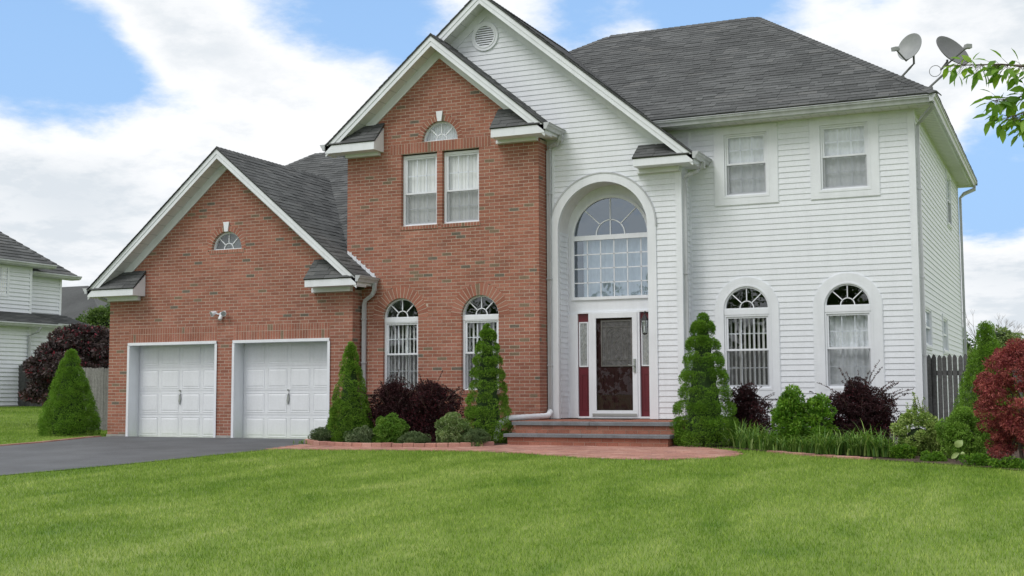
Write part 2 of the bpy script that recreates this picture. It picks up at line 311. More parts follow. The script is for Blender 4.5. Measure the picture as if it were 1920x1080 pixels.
PATH=[(-13.34,-3.72),(-12.31,-3.66),(-10.49,-3.42),(-9.26,-3.42),(-8.12,-3.76),(-7.19,-4.2),(-6.4,-4.44),(-5.67,-4.34),(-5.11,-3.95),(-4.83,-3.45),(-4.85,-3.0),(-5.2,-2.45),(-5.6,-2.1),(-6.1,-1.6),(-9.5,-1.6),(-9.45,-2.05),(-9.8,-2.5),(-10.3,-2.8),(-11.14,-2.97),(-12.15,-2.95),(-12.96,-2.75),(-13.34,-2.55)]
def inpoly(x,y,P):
    x=np.asarray(x); y=np.asarray(y); c=np.zeros(x.shape,bool); n=len(P)
    for i in range(n):
        x0,y0=P[i]; x1,y1=P[(i+1)%n]
        if y0==y1: continue
        k=((y0>y)!=(y1>y))&(x<(x1-x0)*(y-y0)/(y1-y0)+x0); c^=k
    return c
from mathutils.geometry import tessellate_polygon
def polysheet(name,P,dz,m,sub=.35):                      # dense rows so that it follows the slope
    V=[];F=[]; ys=sorted(set([p[1] for p in P]+list(np.arange(min(p[1] for p in P),max(p[1] for p in P),sub)))); 
    for a,b in zip(ys[:-1],ys[1:]):
        Q=clip(clip([tuple(p) for p in P],0,-1,-a),0,1,b)
        if len(Q)<3: continue
        o=len(V); V+=[(x,y,float(gz(x,y))+dz) for x,y in Q]
        F+=[tuple(i+o for i in t) for t in tessellate_polygon([[Vector((x,y,0)) for x,y in Q]])]
    me=bpy.data.meshes.new(name); me.from_pydata(V,[],F); me.update(); finish(me,m); return tag(link(name,me,(0,0,0)),kind='structure')
bedl=polysheet('planting_bed',BEDL,.03,'mulch'); bedr=polysheet('planting_bed',BEDR,.012,'mulch')
path=polysheet('brick_path',PATH,.010,'mortar')
# pavers laid in a running bond
def pav():
    L=.2;Wd=.1;j=.005
    ys=np.arange(-4.6,-1.5,Wd+j); 
    for r,y in enumerate(ys):
        for x in np.arange(-13.4+(L/2 if r%2 else 0),-4.7,L+j):
            if inpoly(np.array([x+L/2]),np.array([y+Wd/2]),PATH)[0]:
                z0=float(gz(x+L/2,y)); z1=float(gz(x+L/2,y+Wd)); pl=Pl((x,y,z0),(1,0,0),(0,Wd,z1-z0)); h=.020+random.uniform(-.0015,.0015)
                piece('paver',path,pl,rect(0,L,0,Wd),.0,h)
pav(); emit(path,'paver','paver','distant_pavers','paver')
def edging(name,pts,parentlabel,loc,h=.09,wd=.1,L=.2):
    t=thing(name,loc,parentlabel,'edging'); pts=[Vector((*p,0)) for p in pts]; d=[0]
    for a,b in zip(pts[:-1],pts[1:]): d.append(d[-1]+(b-a).length)
    s=0; xs=[p.x for p in pts]; ys=[p.y for p in pts]
    mb=None
    while s+L<d[-1]:
        x0,y0=np.interp(s,d,xs),np.interp(s,d,ys); x1,y1=np.interp(s+L,d,xs),np.interp(s+L,d,ys)
        c=Vector(((x0+x1)/2,(y0+y1)/2,float(gz((x0+x1)/2,(y0+y1)/2))+random.uniform(-.006,.006)))
        if mb is None:
            mb=M(); k=.008; a=[(-L/2,-wd/2,-.03),(L/2,-wd/2,-.03),(L/2,wd/2,-.03),(-L/2,wd/2,-.03)]; b=[(q[0],q[1],h-k) for q in a]; c2=[(q[0]*(1-k*2/L),q[1]*(1-k*2/wd),h) for q in a]
            mb.prism(a,b,0,cap1=False); mb.prism(b,c2,0,cap0=False); me=bpy.data.meshes.new('brick'); me.from_pydata(mb.v,[],mb.f); me.update(); finish(me,'paver')
        o=link('brick',me,c,t); o.rotation_euler=(random.uniform(-.03,.03),random.uniform(-.02,.02),math.atan2(y1-y0,x1-x0)+random.uniform(-.03,.03)); s+=L+.008
edging('brick_edging',[(-13.52,-1.2),(-13.5,-2.3),(-12.96,-2.7),(-12.15,-2.9),(-11.14,-2.92),(-10.3,-2.74),(-9.8,-2.47),(-9.46,-2.12)],'low red brick edging round the bed between garage and front steps',(-11.5,-2.8,0))
edging('brick_edging',[(-4.5,-2.56),(-3.48,-3.33),(-2.6,-3.70)],'sunken red brick edging along the lawn below the right windows',(-3,-3.6,0),h=.036)
m_=M(); 
for a,b in zip(np.linspace(-12,-1.2,40)[:-1],np.linspace(-12,-1.2,40)[1:]):
    xa,xb=dwl(a)-.05,dwl(b)-.05; m_.prism([(xa-.05,a,float(gz(xa,a))-.02),(xa+.05,a,float(gz(xa,a))-.02),(xb+.05,b-.008,float(gz(xb,b))-.02),(xb-.05,b-.008,float(gz(xb,b))-.02)],[(xa-.05,a,float(gz(xa,a))+.035),(xa+.05,a,float(gz(xa,a))+.035),(xb+.05,b-.008,float(gz(xb,b))+.035),(xb-.05,b-.008,float(gz(xb,b))+.035)])
tag(m_.build('driveway_edging','paver'),'thin brick edging on the far side of the driveway by the lawn','edging')
# ------------------------------------------------------------------ the house
H=thing('house',(-11,0,0),'large two-storey house with brick gables, white siding and a double garage','house')
RS_=.835                                                 # gable roof slope
GY,BY,TY,WY=-.8,-.45,0.,.55
GX0,GX1,GC,GA=-19.78,-13.39,-16.58,6.25
BX0,BX1,BC,BA=-13.75,-9.385,-11.57,8.20
TX0,TX1,TC,TA=-13.75,-6.65,-10.70,9.09
WX1=-2.457; WD=9.85; EZ=6.18
CH=.0677
def brick_rows(name,Y,x0,x1,z1,blk,halfs,side=0.10):
    """running bond brick wall; blk(z)-> list of blocked x intervals; halfs: clip half-planes"""
    pl=FX(Y); wall=M(); wp=None; rows=[]
    n=int(z1/CH)+1; segs=[]
    for i in range(n):
        za,zb=i*CH,(i+1)*CH; zm=(za+zb)/2; iv=[(x0,x1)]
        for (a,b) in blk(zm):
            nv=[]
            for (p,q) in iv:
                if b<=p or a>=q: nv.append((p,q))
                else:
                    if a>p: nv.append((p,a))
                    if b<q: nv.append((b,q))
            iv=nv
        segs.append((za,zb,iv))
    for za,zb,iv in segs:
        for p,q in iv:
            poly=rect(p+.004,q-.004,za,zb)
            for h in halfs: poly=clip(poly,*h) if poly else poly
            if len(poly)>2: wall.prism([pl.p(u,v,-side) for u,v in poly],[pl.p(u,v,-.0025) for u,v in poly])
    wp=wall.build(name,'mortar',H)
    for i,(za,zb,iv) in enumerate(segs):
        off=(i%2)*.1065+x0
        for p,q in iv:
            k=math.floor((p-off)/.213)
            while off+k*.213<q:
                a,b=off+k*.213+.006,off+(k+1)*.213-.006; k+=1
                if b-p<.05 or q-a<.05: continue
                a=p if a-p<.056 else a; b=q if q-b<.056 else b
                poly=rect(a,b,za+.0058,zb-.0058)
                for h in halfs: poly=clip(poly,*h) if poly else poly
                if poly: piece('brick',wp,pl,poly,-side*.95,random.uniform(-.001,.0015))
    return wp,pl
def soldiers(wp,pl,x0,x1,z0,z1,wdt=.0677,w=.005,back=True):
    n=max(1,round((x1-x0)/wdt)); s=(x1-x0)/n
    for k in range(n): piece('brick',wp,pl,rect(x0+k*s+.0055,x0+(k+1)*s-.0055,z0+.005,z1-.005),-.09,w+random.uniform(-.001,.001))
    if back:
        m=M(); m.prism(loop3(pl,rect(x0,x1,z0,z1),-.09),loop3(pl,rect(x0,x1,z0,z1),w-.003)); m.build('mortar_bed','mortar',wp)
def archring(wp,pl,cx,zs,ri,ro,a0=0,a1=math.pi,w=.004,wid=.075,skip=None):
    n=max(3,round((a1-a0)*(ri+ro)/2/wid)); m=M(); g=.0062
    for k in range(n):
        p,q=a0+(a1-a0)*k/n,a0+(a1-a0)*(k+1)/n; mid=(p+q)/2
        if skip and abs(mid-math.pi/2)<skip: continue
        dp=g/ri; dq=g/ro
        poly=[(cx+ri*math.cos(p+dp),zs+ri*math.sin(p+dp)),(cx+ro*math.cos(p+dq),zs+ro*math.sin(p+dq)),(cx+ro*math.cos(q-dq),zs+ro*math.sin(q-dq)),(cx+ri*math.cos(q-dp),zs+ri*math.sin(q-dp))]
        piece('brick',wp,pl,poly,-.09,w+random.uniform(-.001,.001))
    o,i_=arcpts(cx,zs,ro,24,a0,a1),arcpts(cx,zs,ri,24,a0,a1)
    m.ring(loop3(pl,o,.002),loop3(pl,i_,.002),loop3(pl,o,-.09),loop3(pl,i_,-.09),closed=False); m.build('mortar_bed','mortar',wp)
def circ(cx,zs,r,z):
    if z<zs: return []
    d=r*r-(z-zs)**2
    return [(cx-math.sqrt(d),cx+math.sqrt(d))] if d>0 else []
def keystone(pl,cx,z0,z1,wb,wt):
    m=M(); poly=[(cx-wb/2,z0),(cx+wb/2,z0),(cx+wt/2,z1),(cx-wt/2,z1)]; m.prism(loop3(pl,poly,-.02),loop3(pl,poly,.03)); m.build('keystone','trim',H)
# openings
GO=[(-19.22,-16.79),(-16.36,-13.93)]; GH=2.085
GF=(-16.58,4.085,.395)
def gblk(z):
    L=[]
    if z<GH: L+=GO
    elif z<2.437: L+=GO
    L+=circ(GF[0],GF[1],GF[2]+.10,z)
    return L
gw,gp=brick_rows('brick_wall',GY,GX0,GX1,5.9,gblk,[(RS_,1,GA-.36+RS_*GC),(-RS_,1,GA-.36-RS_*GC)])
for a,b in GO:
    soldiers(gw,gp,a,b,GH,GH+.215); soldiers(gw,gp,a,b,GH+.215,2.437)
soldiers(gw,gp,GF[0]-.46,GF[0]+.46,GF[1]-.08,GF[1],.0677,.012)
archring(gw,gp,GF[0],GF[1],GF[2]+.005,GF[2]+.115,w=.004,skip=.11)
keystone(gp,GF[0],4.475,4.685,.09,.15)
BWN=[(-12.46,-11.63),(-11.51,-10.68)]; BZ0,BZ1=4.38,5.88; BF=(-11.565,6.095,.405); AW=[-12.466,-10.668]; AR=.41; AZ0,AZS=1.03,2.494
def bblk(z):
    L=[]
    if BZ0-.075<z<BZ1+.215: L+=BWN if z<BZ1 else [(-12.72,-10.42)]
    L+=circ(BF[0],BF[1],BF[2]+.10,z)
    for c in AW:
        if AZ0-.06<z<AZS: L.append((c-AR,c+AR))
        L+=circ(c,AZS,.63,z)
    return L
bw,bp=brick_rows('brick_wall',BY,BX0,BX1,7.9,bblk,[(RS_,1,BA-.38+RS_*BC),(-RS_,1,BA-.38-RS_*BC)])
soldiers(bw,bp,-12.72,-10.42,BZ1,BZ1+.215)
for a,b in BWN: soldiers(bw,bp,a-.02,b+.02,BZ0-.08,BZ0,.0677,.018)
archring(bw,bp,BF[0],BF[1],BF[2]+.005,BF[2]+.115,w=.004,skip=.11); keystone(bp,BF[0],6.495,6.70,.09,.15)
for c in AW:
    archring(bw,bp,c,AZS,AR+.005,.645,w=.004,wid=.083)
    soldiers(bw,bp,c-AR-.03,c+AR+.03,AZ0-.082,AZ0,.0677,.016)
# return walls of the brick gables (east sides)
def side_bricks(wp,X,y0,y1,z0,z1):
    pl=Pl((X,0,0),(0,1,0),(0,0,1)); m=M(); m.box(X-.1,X-.0025,y0+.01,y1,z0,z1); m.build('mortar_bed','mortar',wp)
    for i in range(int(z0/CH),int(z1/CH)):
        s=y0+(-.1065 if i%2 else 0)
        while s<y1:
            a,b=max(y0,s+.006),min(y1,s+.207); s+=.213
            if b-a>.03: piece('brick',wp,pl,rect(a,b,i*CH+.0058,(i+1)*CH-.0058),-.05,.001)
side_bricks(gw,GX1,GY,BY,0,3.1); side_bricks(bw,BX1,BY,TY,.12,5.95)
# siding
EX=.106
def siding(name,pl,x0,x1,z0,z1,blk,halfs,thick=.1):
    base=M(); n=int((z1-z0)/EX)+1; segs=[]
    for i in range(n):
        za,zb=z0+i*EX,min(z0+(i+1)*EX,z1); iv=[(x0,x1)]
        for (a,b) in blk((za+zb)/2):
            nv=[]
            for (p,q) in iv:
                if b<=p or a>=q: nv.append((p,q))
                else:
                    if a>p: nv.append((p,a))
                    if b<q: nv.append((b,q))
            iv=nv
        segs.append((za,zb,iv))
    for za,zb,iv in segs:
        for p,q in iv:
            poly=rect(p,q,za,zb)
            for h in halfs: poly=clip(poly,*h) if poly else poly
            if len(poly)>2: base.prism(loop3(pl,poly,-thick),loop3(pl,poly,-.004))
    wp=base.build(name,'siding',H)
    for za,zb,iv in segs:
        for p,q in iv:
            # butt joints every ~3.6 m
            cuts=[p]; s=p+random.uniform(1.2,3.6)
            while s<q-.4: cuts.append(s); s+=3.66
            cuts.append(q)
            for a,b in zip(cuts[:-1],cuts[1:]):
                poly=rect(a,b-.0008,za,zb)
                for h in halfs: poly=clip(poly,*h) if poly else poly
                j=random.uniform(-.0006,.0006)
                if poly: piece('board',wp,pl,poly,-.003,lambda u,v,za=za,j=j: .0145+j-(v-za)/EX*.0115)
    return wp
ARC=(-8.235,4.14,1.095,.925)
def tblk(z):
    L=[]
    if z<6.0: L.append((-20,-9.47))
    if z<ARC[1]: L.append((ARC[0]-ARC[2]+.02,ARC[0]+ARC[2]-.02))
    L+=circ(ARC[0],ARC[1],ARC[2]-.03,z)
    return L
tw=siding('siding_wall',FX(TY),TX0,TX1-.1,.47,9.0,tblk,[(RS_,1,TA-.36+RS_*TC),(-RS_,1,TA-.36-RS_*TC)])
UW=[(-5.52,.605,4.516,6.025,.41,4.68,5.88),(-3.685,.615,4.52,6.055,.432,4.67,5.89)]
AWW=[(-5.56,.604,2.519,.84,.435),(-3.70,.612,2.512,.84,.418)]
def wblk(z):
    L=[]
    for c,h,a,b,*_ in UW:
        if a+.02<z<b-.02: L.append((c-h+.02,c+h-.02))
    for c,r,zs,z0,_ in AWW:
        if z0+.02<z<zs: L.append((c-r+.02,c+r-.02))
        L+=circ(c,zs,r-.03,z)
    return L
ww=siding('siding_wall',FX(WY),-7.25,WX1-.1,.30,6.07,wblk,[])
SW=[(1.30,2.40,1.80,2.52),(4.75,5.75,1.80,2.52),(6.75,7.75,4.75,5.90)]
def sblk(z): return [(a,b) for a,b,c,d in SW if c<z<d]
sw=siding('siding_wall',Pl((WX1,0,0),(0,1,0),(0,0,1)),WY+.1,WD-.1,.30,6.07,sblk,[])
siding('siding_wall',Pl((TX1,0,0),(0,1,0),(0,0,1)),TY+.1,WY-.02,.47,5.3,lambda z:[],[])
rw=M(); rw.box(GX0,GX0+.1,GY+.1,4.85,0,3.3); rw.box(GX0,WX1,WD-.1,WD,0,6.1); rw.box(BX0,BX0+.1,BY+.1,WD-.1,0,6.4); rw.box(GX0,BX0,4.85,4.95,0,3.2); rw.build('rear_wall','siding',H)
fl=M(); fl.box(BX0+.1,WX1-.1,WY+.1,WD-.1,.25,.45); fl.box(BX0+.1,WX1-.1,WY+.4,WD-.1,3.1,3.3); fl.box(-6.75,-6.7,WY+.5,WD-.2,.45,6); fl.box(BX0+.1,WX1-.1,4.9,5.0,.45,6); fl.build('interior_floors','room_dark',H)
fd=M()
def fbox(*a):
    m=M(); m.box(*a); m.build('foundation','concrete',H)
fbox(TX1,WX1+.02,WY+.01,WY+.2,-.5,.30);fbox(WX1-.2,WX1-.01,WY+.2,WD,-.5,.30);fbox(GX0-.012,-19.22,GY-.015,GY+.1,-.3,.09);fbox(-16.79,-16.36,GY-.015,GY+.1,-.3,.09);fbox(-13.93,GX1+.012,GY-.015,GY+.1,-.3,.09)
# corner boards
def cpost(x0,x1,y0,y1,z0,z1):
    m=M(); m.box(x0,x1,y0,y1,z0,z1); m.build('corner_board','trim',H)
cpost(TX1-.1,TX1+.02,TY-.022,TY+.10,.45,5.26); cpost(WX1-.1,WX1+.022,WY-.022,WY+.10,.28,6.07); cpost(TX1+.001,TX1+.05,WY-.03,WY+.0,.30,6.0)
cpost(WX1-.05,WX1+.022,WD-.1,WD+.02,.28,6.07); cpost(BX1+.10,BX1+.15,TY-.02,TY,.47,5.9)
# ---- gables: roofs, rakes, returns
def shingles(pl,poly,parent,u0,v0,exp=.142,tab=.30):
    vs=[p[1] for p in poly]; us=[p[0] for p in poly]; n0=math.floor((min(vs)-v0)/exp)
    i=0; v=min(vs)-.001
    while v<max(vs):
        u=min(us)-random.uniform(0,tab)
        while u<max(us):
            wd=tab*random.choice((.5,.8,1,1.2,1.3)); q=rect(u+.002,u+wd-.002,v-.012,v+exp-.0); u+=wd
            # clip against convex roof polygon
            k=len(poly)
            for j in range(k):
                (x1,y1),(x2,y2)=poly[j],poly[(j+1)%k]
                q=clip(q,(y2-y1),-(x2-x1),(y2-y1)*x1-(x2-x1)*y1) if q else q
            if len(q)>2:
                t=random.choice((.011,.011,.016)); piece('shingle',parent,pl,q,-.002,lambda a,b,v=v,t=t: t-(b-v)/exp*.009)
        v+=exp
def ccw(p):
    s=sum(p[i][0]*p[(i+1)%len(p)][1]-p[(i+1)%len(p)][0]*p[i][1] for i in range(len(p))); return p if s>0 else p[::-1]
def roofplane(pts,name='roof',th=.022,exp=.142,parent=None,shing=True):
    """pts: convex 3D polygon, first edge = eave (left to right seen from outside)"""
    pts=[Vector(p) for p in pts]; u=(pts[1]-pts[0]); n=None
    for k in range(2,len(pts)):
        n=u.cross(pts[k]-pts[0])
        if n.length>1e-6: break
    n.normalize(); 
    if n.z<0: n=-n
    u=Vector((0,0,1)).cross(n).normalized(); v=n.cross(u)
    if v.z<0: u=-u; v=-v
    pl=Pl(pts[0],u,v); poly=ccw([((p-pts[0]).dot(pl.u),(p-pts[0]).dot(pl.v)) for p in pts])
    m=M(); m.prism([pl.p(a,b,-th) for a,b in poly],[pl.p(a,b,-.004) for a,b in poly]); o=m.build(name,'underlay',parent or H)
    if shing: shingles(pl,poly,o,0,0,exp)
    return o
def gz_(x,c,a): return a-RS_*abs(x-c)
def gable(c,apex,xl,xr,yf,yback_r,yback_l,ywall,trunc_l=None,drop=.235,frz=.165):
    """rake trim of a gable facing the front"""
    zl,zr=gz_(xl,c,apex),gz_(xr,c,apex)
    # fascia: two stepped bands per side, parallel to the slope
    for (x,z,s) in ((xl,zl,-1),(xr,zr,1)):
        top=.012; 
        def band(z_off0,z_off1,y0,y1,name,mt,ins=0):
            m=M(); a=[(c,y0,apex-z_off0),(x,y0,z-z_off0),(x,y0,z-z_off1),(c,y0,apex-z_off1)]; b=[(p[0],y1,p[2]) for p in a]
            if s<0: a,b=b,a
            m.prism(a,b); return m.build(name,mt,H)
        band(top,.135,yf,yf+.03,'rake_board','trim'); band(.130,drop,yf+.012,yf+.03,'rake_board','trim')
        # soffit and frieze
        m=M(); a=[(c,yf+.03,apex-drop+.04),(x,yf+.03,z-drop+.04),(x,ywall,z-drop+.04),(c,ywall,apex-drop+.04)]; b=[(p[0],p[1],p[2]+.015) for p in a]; m.prism(a,b); so_=m.build('soffit','soffit',H)
        # soffit vent grooves across the soffit
        g=M(); L=math.hypot(x-c,z-apex); k=int(L/.3)
        for i in range(1,k):
            f=i/k; px,pz=c+(x-c)*f,apex-drop+.04+(z-apex)*f; dx,dz=(x-c)/L,(z-apex)/L
            g.prism([(px-dx*.006,yf+.03,pz-dz*.006-.002),(px+dx*.006,yf+.03,pz+dz*.006-.002),(px+dx*.006,ywall-.02,pz+dz*.006-.002),(px-dx*.006,ywall-.02,pz-dz*.006-.002)],[(px-dx*.006,yf+.03,pz-dz*.006+.004),(px+dx*.006,yf+.03,pz+dz*.006+.004),(px+dx*.006,ywall-.02,pz+dz*.006+.004),(px-dx*.006,ywall-.02,pz-dz*.006+.004)])
        _g=g.build('groove','gutter_paint',so_); _g['kind']='stuff'
        m=M(); xe=x-s*.0; a=[(c,ywall-.03,apex-drop+.04),(x,ywall-.03,z-drop+.04),(x,ywall-.03,z-drop-frz),(c,ywall-.03,apex-drop-frz)]; b=[(p[0],ywall-.002,p[2]) for p in a]
        # cut the frieze where the return box begins
        zc=z+.235; xc=c+(apex-zc-0)/RS_*s if zc<apex else x
        a=[(c,ywall-.03,apex-drop+.04),(xc,ywall-.03,zc-drop+.04),(xc,ywall-.03,zc-drop-frz),(c,ywall-.03,apex-drop-frz)]; b=[(p[0],ywall-.002,p[2]) for p in a]
        if s<0: a,b=b,a
        m.prism(a,b); m.build('frieze_board','trim',H)
def ret(side,xt,xi,zb,zt,yf,yw,zw,fx0,fx1,fz,c=0,ap=0):
    """cornice return: box, small shingled roof, end piece and frieze below. side -1 left, +1 right"""
    x0,x1=sorted((xt,xi)); m=M(); m.box(x0,x1,yf,yf+.03,zb,zt); 
    m.box(x0,x1,yf+.03,yw-.0,zb,zb+.02)
    # end cheek at the inner end
    xe0,xe1=(x1-.03,x1) if side<0 else (x0,x0+.03)
    a=[(xe0,yf+.03,zb+.02),(xe0,yw,zb+.02),(xe0,yw,zw-.10),(xe0,yf+.03,zt)]; b=[(xe1,p[1],p[2]) for p in a]; m.prism(a,b)
    xo0,xo1=(x0,x0+.03) if side<0 else (x1-.03,x1); m.box(xo0,xo1,yf+.03,yw+.35 if side>0 else yw,zb+.02,zt+.03)
    m.build('cornice_return','trim',H)
    f=M(); f.box(min(fx0,fx1),max(fx0,fx1),yw-.10,yw-.002,fz,zb-.002); f.build('frieze_board','trim',H)
    xi2=xi+(.02 if side<0 else -.02)
    xf=c+side*(ap-.07-zt)/RS_; xb=c+side*(ap-.07-zw)/RS_
    P=[(xf,yf-.02,zt+.01),(xi2,yf-.02,zt+.01),(xi2,yw-.005,zw),(xb,yw-.005,zw)]
    roofplane(P if side<0 else P,'return_roof',.02,.12)
# garage
gxl,gxr=-20.08,-13.07
gable(GC,GA,gxl,gxr,GY-.4,3,3,GY)
ret(-1,gxl,-18.785,3.15,3.295,GY-.4,GY,3.72,GX0,-18.91,3.06,GC,GA); ret(1,gxr,-14.298,3.15,3.295,GY-.4,GY,3.74,-14.33,GX1,3.06,GC,GA)
zr=gz_(gxr,GC,GA); zl=gz_(gxl,GC,GA)
kf=.65; z_at=lambda y: 4.14+kf*y
yv=lambda z:(z-4.14)/kf
# right slope: east of x; deep part up to the brick wall, short part in front of it
zb_=gz_(BX0,GC,GA)
roofplane([(BX0,GY-.42,zb_),(BX0,yv(zb_),zb_),(GC,yv(GA),GA),(GC,GY-.42,GA)])
roofplane([(gxr,GY-.42,zr),(gxr,BY,zr),(BX0,BY,zb_),(BX0,GY-.42,zb_)])
zl2=max(zl,3.3)
roofplane([(gxl,yv(zl2),zl),(gxl,GY-.42,zl),(GC,GY-.42,GA),(GC,yv(GA),GA)])
roofplane([(GC,yv(GA),GA),(BX0,yv(zb_),zb_),(BX0,4.85,z_at(4.85)),(GC,4.85,z_at(4.85))])
roofplane([(-19.6,3.2,z_at(3.2)),(GC,3.2,z_at(3.2)),(GC,4.85,z_at(4.85)),(-18.08,4.85,z_at(4.85))])
m=M(); m.prism([(-18.08,4.85,7.29),(-19.9,2.9,5.9),(-20.08,2.9,3.3),(-20.08,6.8,3.3)],[(-18.1,4.87,7.2),(-19.8,3.0,5.8),(-19.9,3.0,3.3),(-19.9,6.7,3.3)]); m.prism([(-18.08,4.85,7.29),(BX0,4.85,7.29),(BX0,8,5.2),(-20,8,5.2)],[(-18.08,4.85,7.2),(BX0,4.85,7.2),(BX0,8,5.1),(-20,8,5.1)]); m.build('roof','shingle',H)
# main brick gable
bxl,bxr=-14.05,-9.09
gable(BC,BA,bxl,bxr,BY-.4,3,3,BY)
ret(-1,bxl,-12.877,5.96,6.125,BY-.4,BY,6.57,BX0,-12.95,5.895,BC,BA); ret(1,bxr,-10.229,5.96,6.125,BY-.4,BY,6.60,-10.26,BX1,5.895,BC,BA)
zbr,zbl=gz_(bxr,BC,BA),gz_(bxl,BC,BA)
yT=TY+.0
roofplane([(bxr,BY-.42,zbr),(bxr,yT,zbr),(BC,yT,BA),(BC,BY-.42,BA)])
roofplane([(bxl,3.,zbl),(bxl,BY-.42,zbl),(BC,BY-.42,BA),(BC,3.,BA)])
# tower gable
txr=-6.29; txl=-13.95
gable(TC,TA,txl,txr,TY-.4,4,4,TY)
ret(1,txr,-7.454,5.24,5.385,TY-.4,TY,5.71,-7.49,TX1,5.15,TC,TA)
ztr,ztl=gz_(txr,TC,TA),gz_(txl,TC,TA); km=.653; zm=lambda y: EZ+.02+km*(y-.05); ym=lambda z:(z-EZ-.02)/km+.05
xq=TC+(TA-zm(WY))/RS_
roofplane([(txr,TY-.42,ztr),(txr,WY,ztr),(xq,WY,gz_(xq,TC,TA)),(TC,ym(TA),TA),(TC,TY-.42,TA)])
roofplane([(txl,3.2,ztl),(txl,TY-.42,ztl),(TC,TY-.42,TA),(TC,ym(TA),TA)])
# main hip roof
RZ=zm(5.17); ex=-2.0; RXR,RXL=-6.29,-9.86
def clipx(): pass
roofplane([(xq+.0,.05,zm(.05)),(ex,.05,zm(.05)),(RXR,5.17,RZ),(RXL,5.17,RZ),(-12.2,2.85,zm(2.85)),(-12.2,2.0,zm(2.0))] if False else [(-7.35,.05,zm(.05)),(ex,.05,zm(.05)),(RXR,5.17,RZ),(RXL,5.17,RZ),(-11.05,4.0,zm(4.0))])
roofplane([(ex,.05,zm(.05)),(ex,10.3,zm(.05)),(RXR,5.17,RZ)])
m=M(); m.prism([(ex,10.3,6.2),(-14,10.3,6.2),(RXL,5.17,RZ),(RXR,5.17,RZ)],[(ex,10.3,6.1),(-14,10.3,6.1),(RXL,5.17,RZ-.1),(RXR,5.17,RZ-.1)]); m.prism([(-14,10.3,6.2),(-14,3,6.3),(-11.05,4.0,zm(4)),(RXL,5.17,RZ)],[(-14,10.2,6.1),(-13.9,3,6.2),(-11.05,4.0,zm(4)-.1),(RXL,5.17,RZ-.1)]); m.build('roof','shingle',H)
# ridge and hip caps: small folded shingles, one by one
capc=M()
def caps(a,b,n1,n2,w=.14,L=.145,name='ridge_cap'):
    a,b=Vector(a),Vector(b); d=(b-a); n=int(d.length/L); d.normalize(); s1=(d.cross(Vector(n1))).normalized(); s2=(d.cross(Vector(n2))).normalized()
    up=(Vector(n1)+Vector(n2)).normalized()
    if s1.z>0: s1=-s1
    if s2.z>0: s2=-s2
    for i in range(n):
        p=a+d*(L*i); q=p+d*(L+.01); o0=up*.030; o1=up*.019
        capc.add([p+o0,p+s1*w+o0*.7,q+s1*w+o1*.7,q+o1,p+s2*w+o0*.7,q+s2*w+o1*.7,p+s1*w,p,p+s2*w],[(0,1,2,3),(0,3,5,4),(0,7,6,1),(0,4,8,7)])
nf=Vector((0,-km,1)).normalized(); nr=Vector((1/4.29*3.35,0,1)).normalized(); nb=Vector((0,km,1)).normalized(); nl=Vector((-.7,0,1)).normalized()
caps((ex,.05,zm(.05)),(RXR,5.17,RZ),nf,nr); caps((RXL,5.17,RZ),(RXR,5.17,RZ),nf,nb); caps((-11.05,4,zm(4)),(RXL,5.17,RZ),nf,nl)
gr,gl_=Vector((RS_,0,1)).normalized(),Vector((-RS_,0,1)).normalized()
caps((GC,GY-.4,GA),(GC,yv(GA),GA),gr,gl_); caps((BC,BY-.4,BA),(BC,0,BA),gr,gl_); caps((TC,TY-.4,TA),(TC,ym(TA),TA),gr,gl_)
caps((-19.6,3.2,6.2),(-18.08,4.85,7.29),nf,nl); caps((-18.08,4.85,7.29),(BX0,4.85,7.29),nf,nb)
o=capc.build('ridge_caps','shingle',H); o['kind']='stuff'
# rough shingle edge that shows above the rakes
eg=M()
for c,ap,x0,x1,y in ((GC,GA,gxl,gxr,GY-.4),(BC,BA,bxl,bxr,BY-.4),(TC,TA,txl,txr,TY-.4)):
    for s,x in ((-1,x0),(1,x1)):
        L=abs(x-c); n=int(L/.11)
        for i in range(n):
            xa,xb=c+s*(L*i/n),c+s*(L*(i+1)/n+.012); za,zb=ap-RS_*abs(xa-c),ap-RS_*abs(xb-c); h=random.uniform(.006,.013)
            eg.prism([(xa,y-.022,za-.004),(xb,y-.022,zb-.004),(xb,y-.022,zb+h),(xa,y-.022,za+h*.4)],[(xa,y+.1,za-.012),(xb,y+.1,zb-.012),(xb,y+.1,zb+h),(xa,y+.1,za+h*.4)])
o=eg.build('shingle_edge','shingle',H); o['kind']='stuff'
# ---- gutters (K profile swept along a straight line) and downspouts
def gutter(a,b,outd,h=.125,wd=.12,end=True):
    a,b=Vector(a),Vector(b); o=Vector(outd).normalized()   # a,b: top back edge; o: outwards
    pr=[(0,0),(0,-h),(.055,-h),(.07,-h*.62),(.10,-h*.38),(.105,-h*.12),(wd,-h*.10),(wd,.0),(wd-.014,.0),(wd-.014,-.02),(.095,-.03),(.06,-h+.02),(.006,-h+.02),(.006,0)]
    A=[a+o*x+Vector((0,0,z)) for x,z in pr]; B=[b+o*x+Vector((0,0,z)) for x,z in pr]; m=M(); n=len(pr)
    m.add(A+B,[(i,(i+1)%n,n+(i+1)%n,n+i) for i in range(n)])
    for P in (a,b):
        Q=[P+o*x+Vector((0,0,z)) for x,z in pr[:8]]; m.add(Q,[tuple(range(8))])
    return m.build('gutter','gutter_paint',H)
gutter((-7.2,.17,EZ),(ex-.12,.17,EZ),(0,-1,0)); gutter((ex-.12,.04,EZ-.001),(ex-.12,10.35,EZ-.001),(1,0,0))
gutter((gxr,GY-.43,zr+.02),(gxr,BY-.005,zr+.02),(1,0,0)); gutter((gxl,GY-.43,zl+.02),(gxl,3.,zl+.02),(-1,0,0))
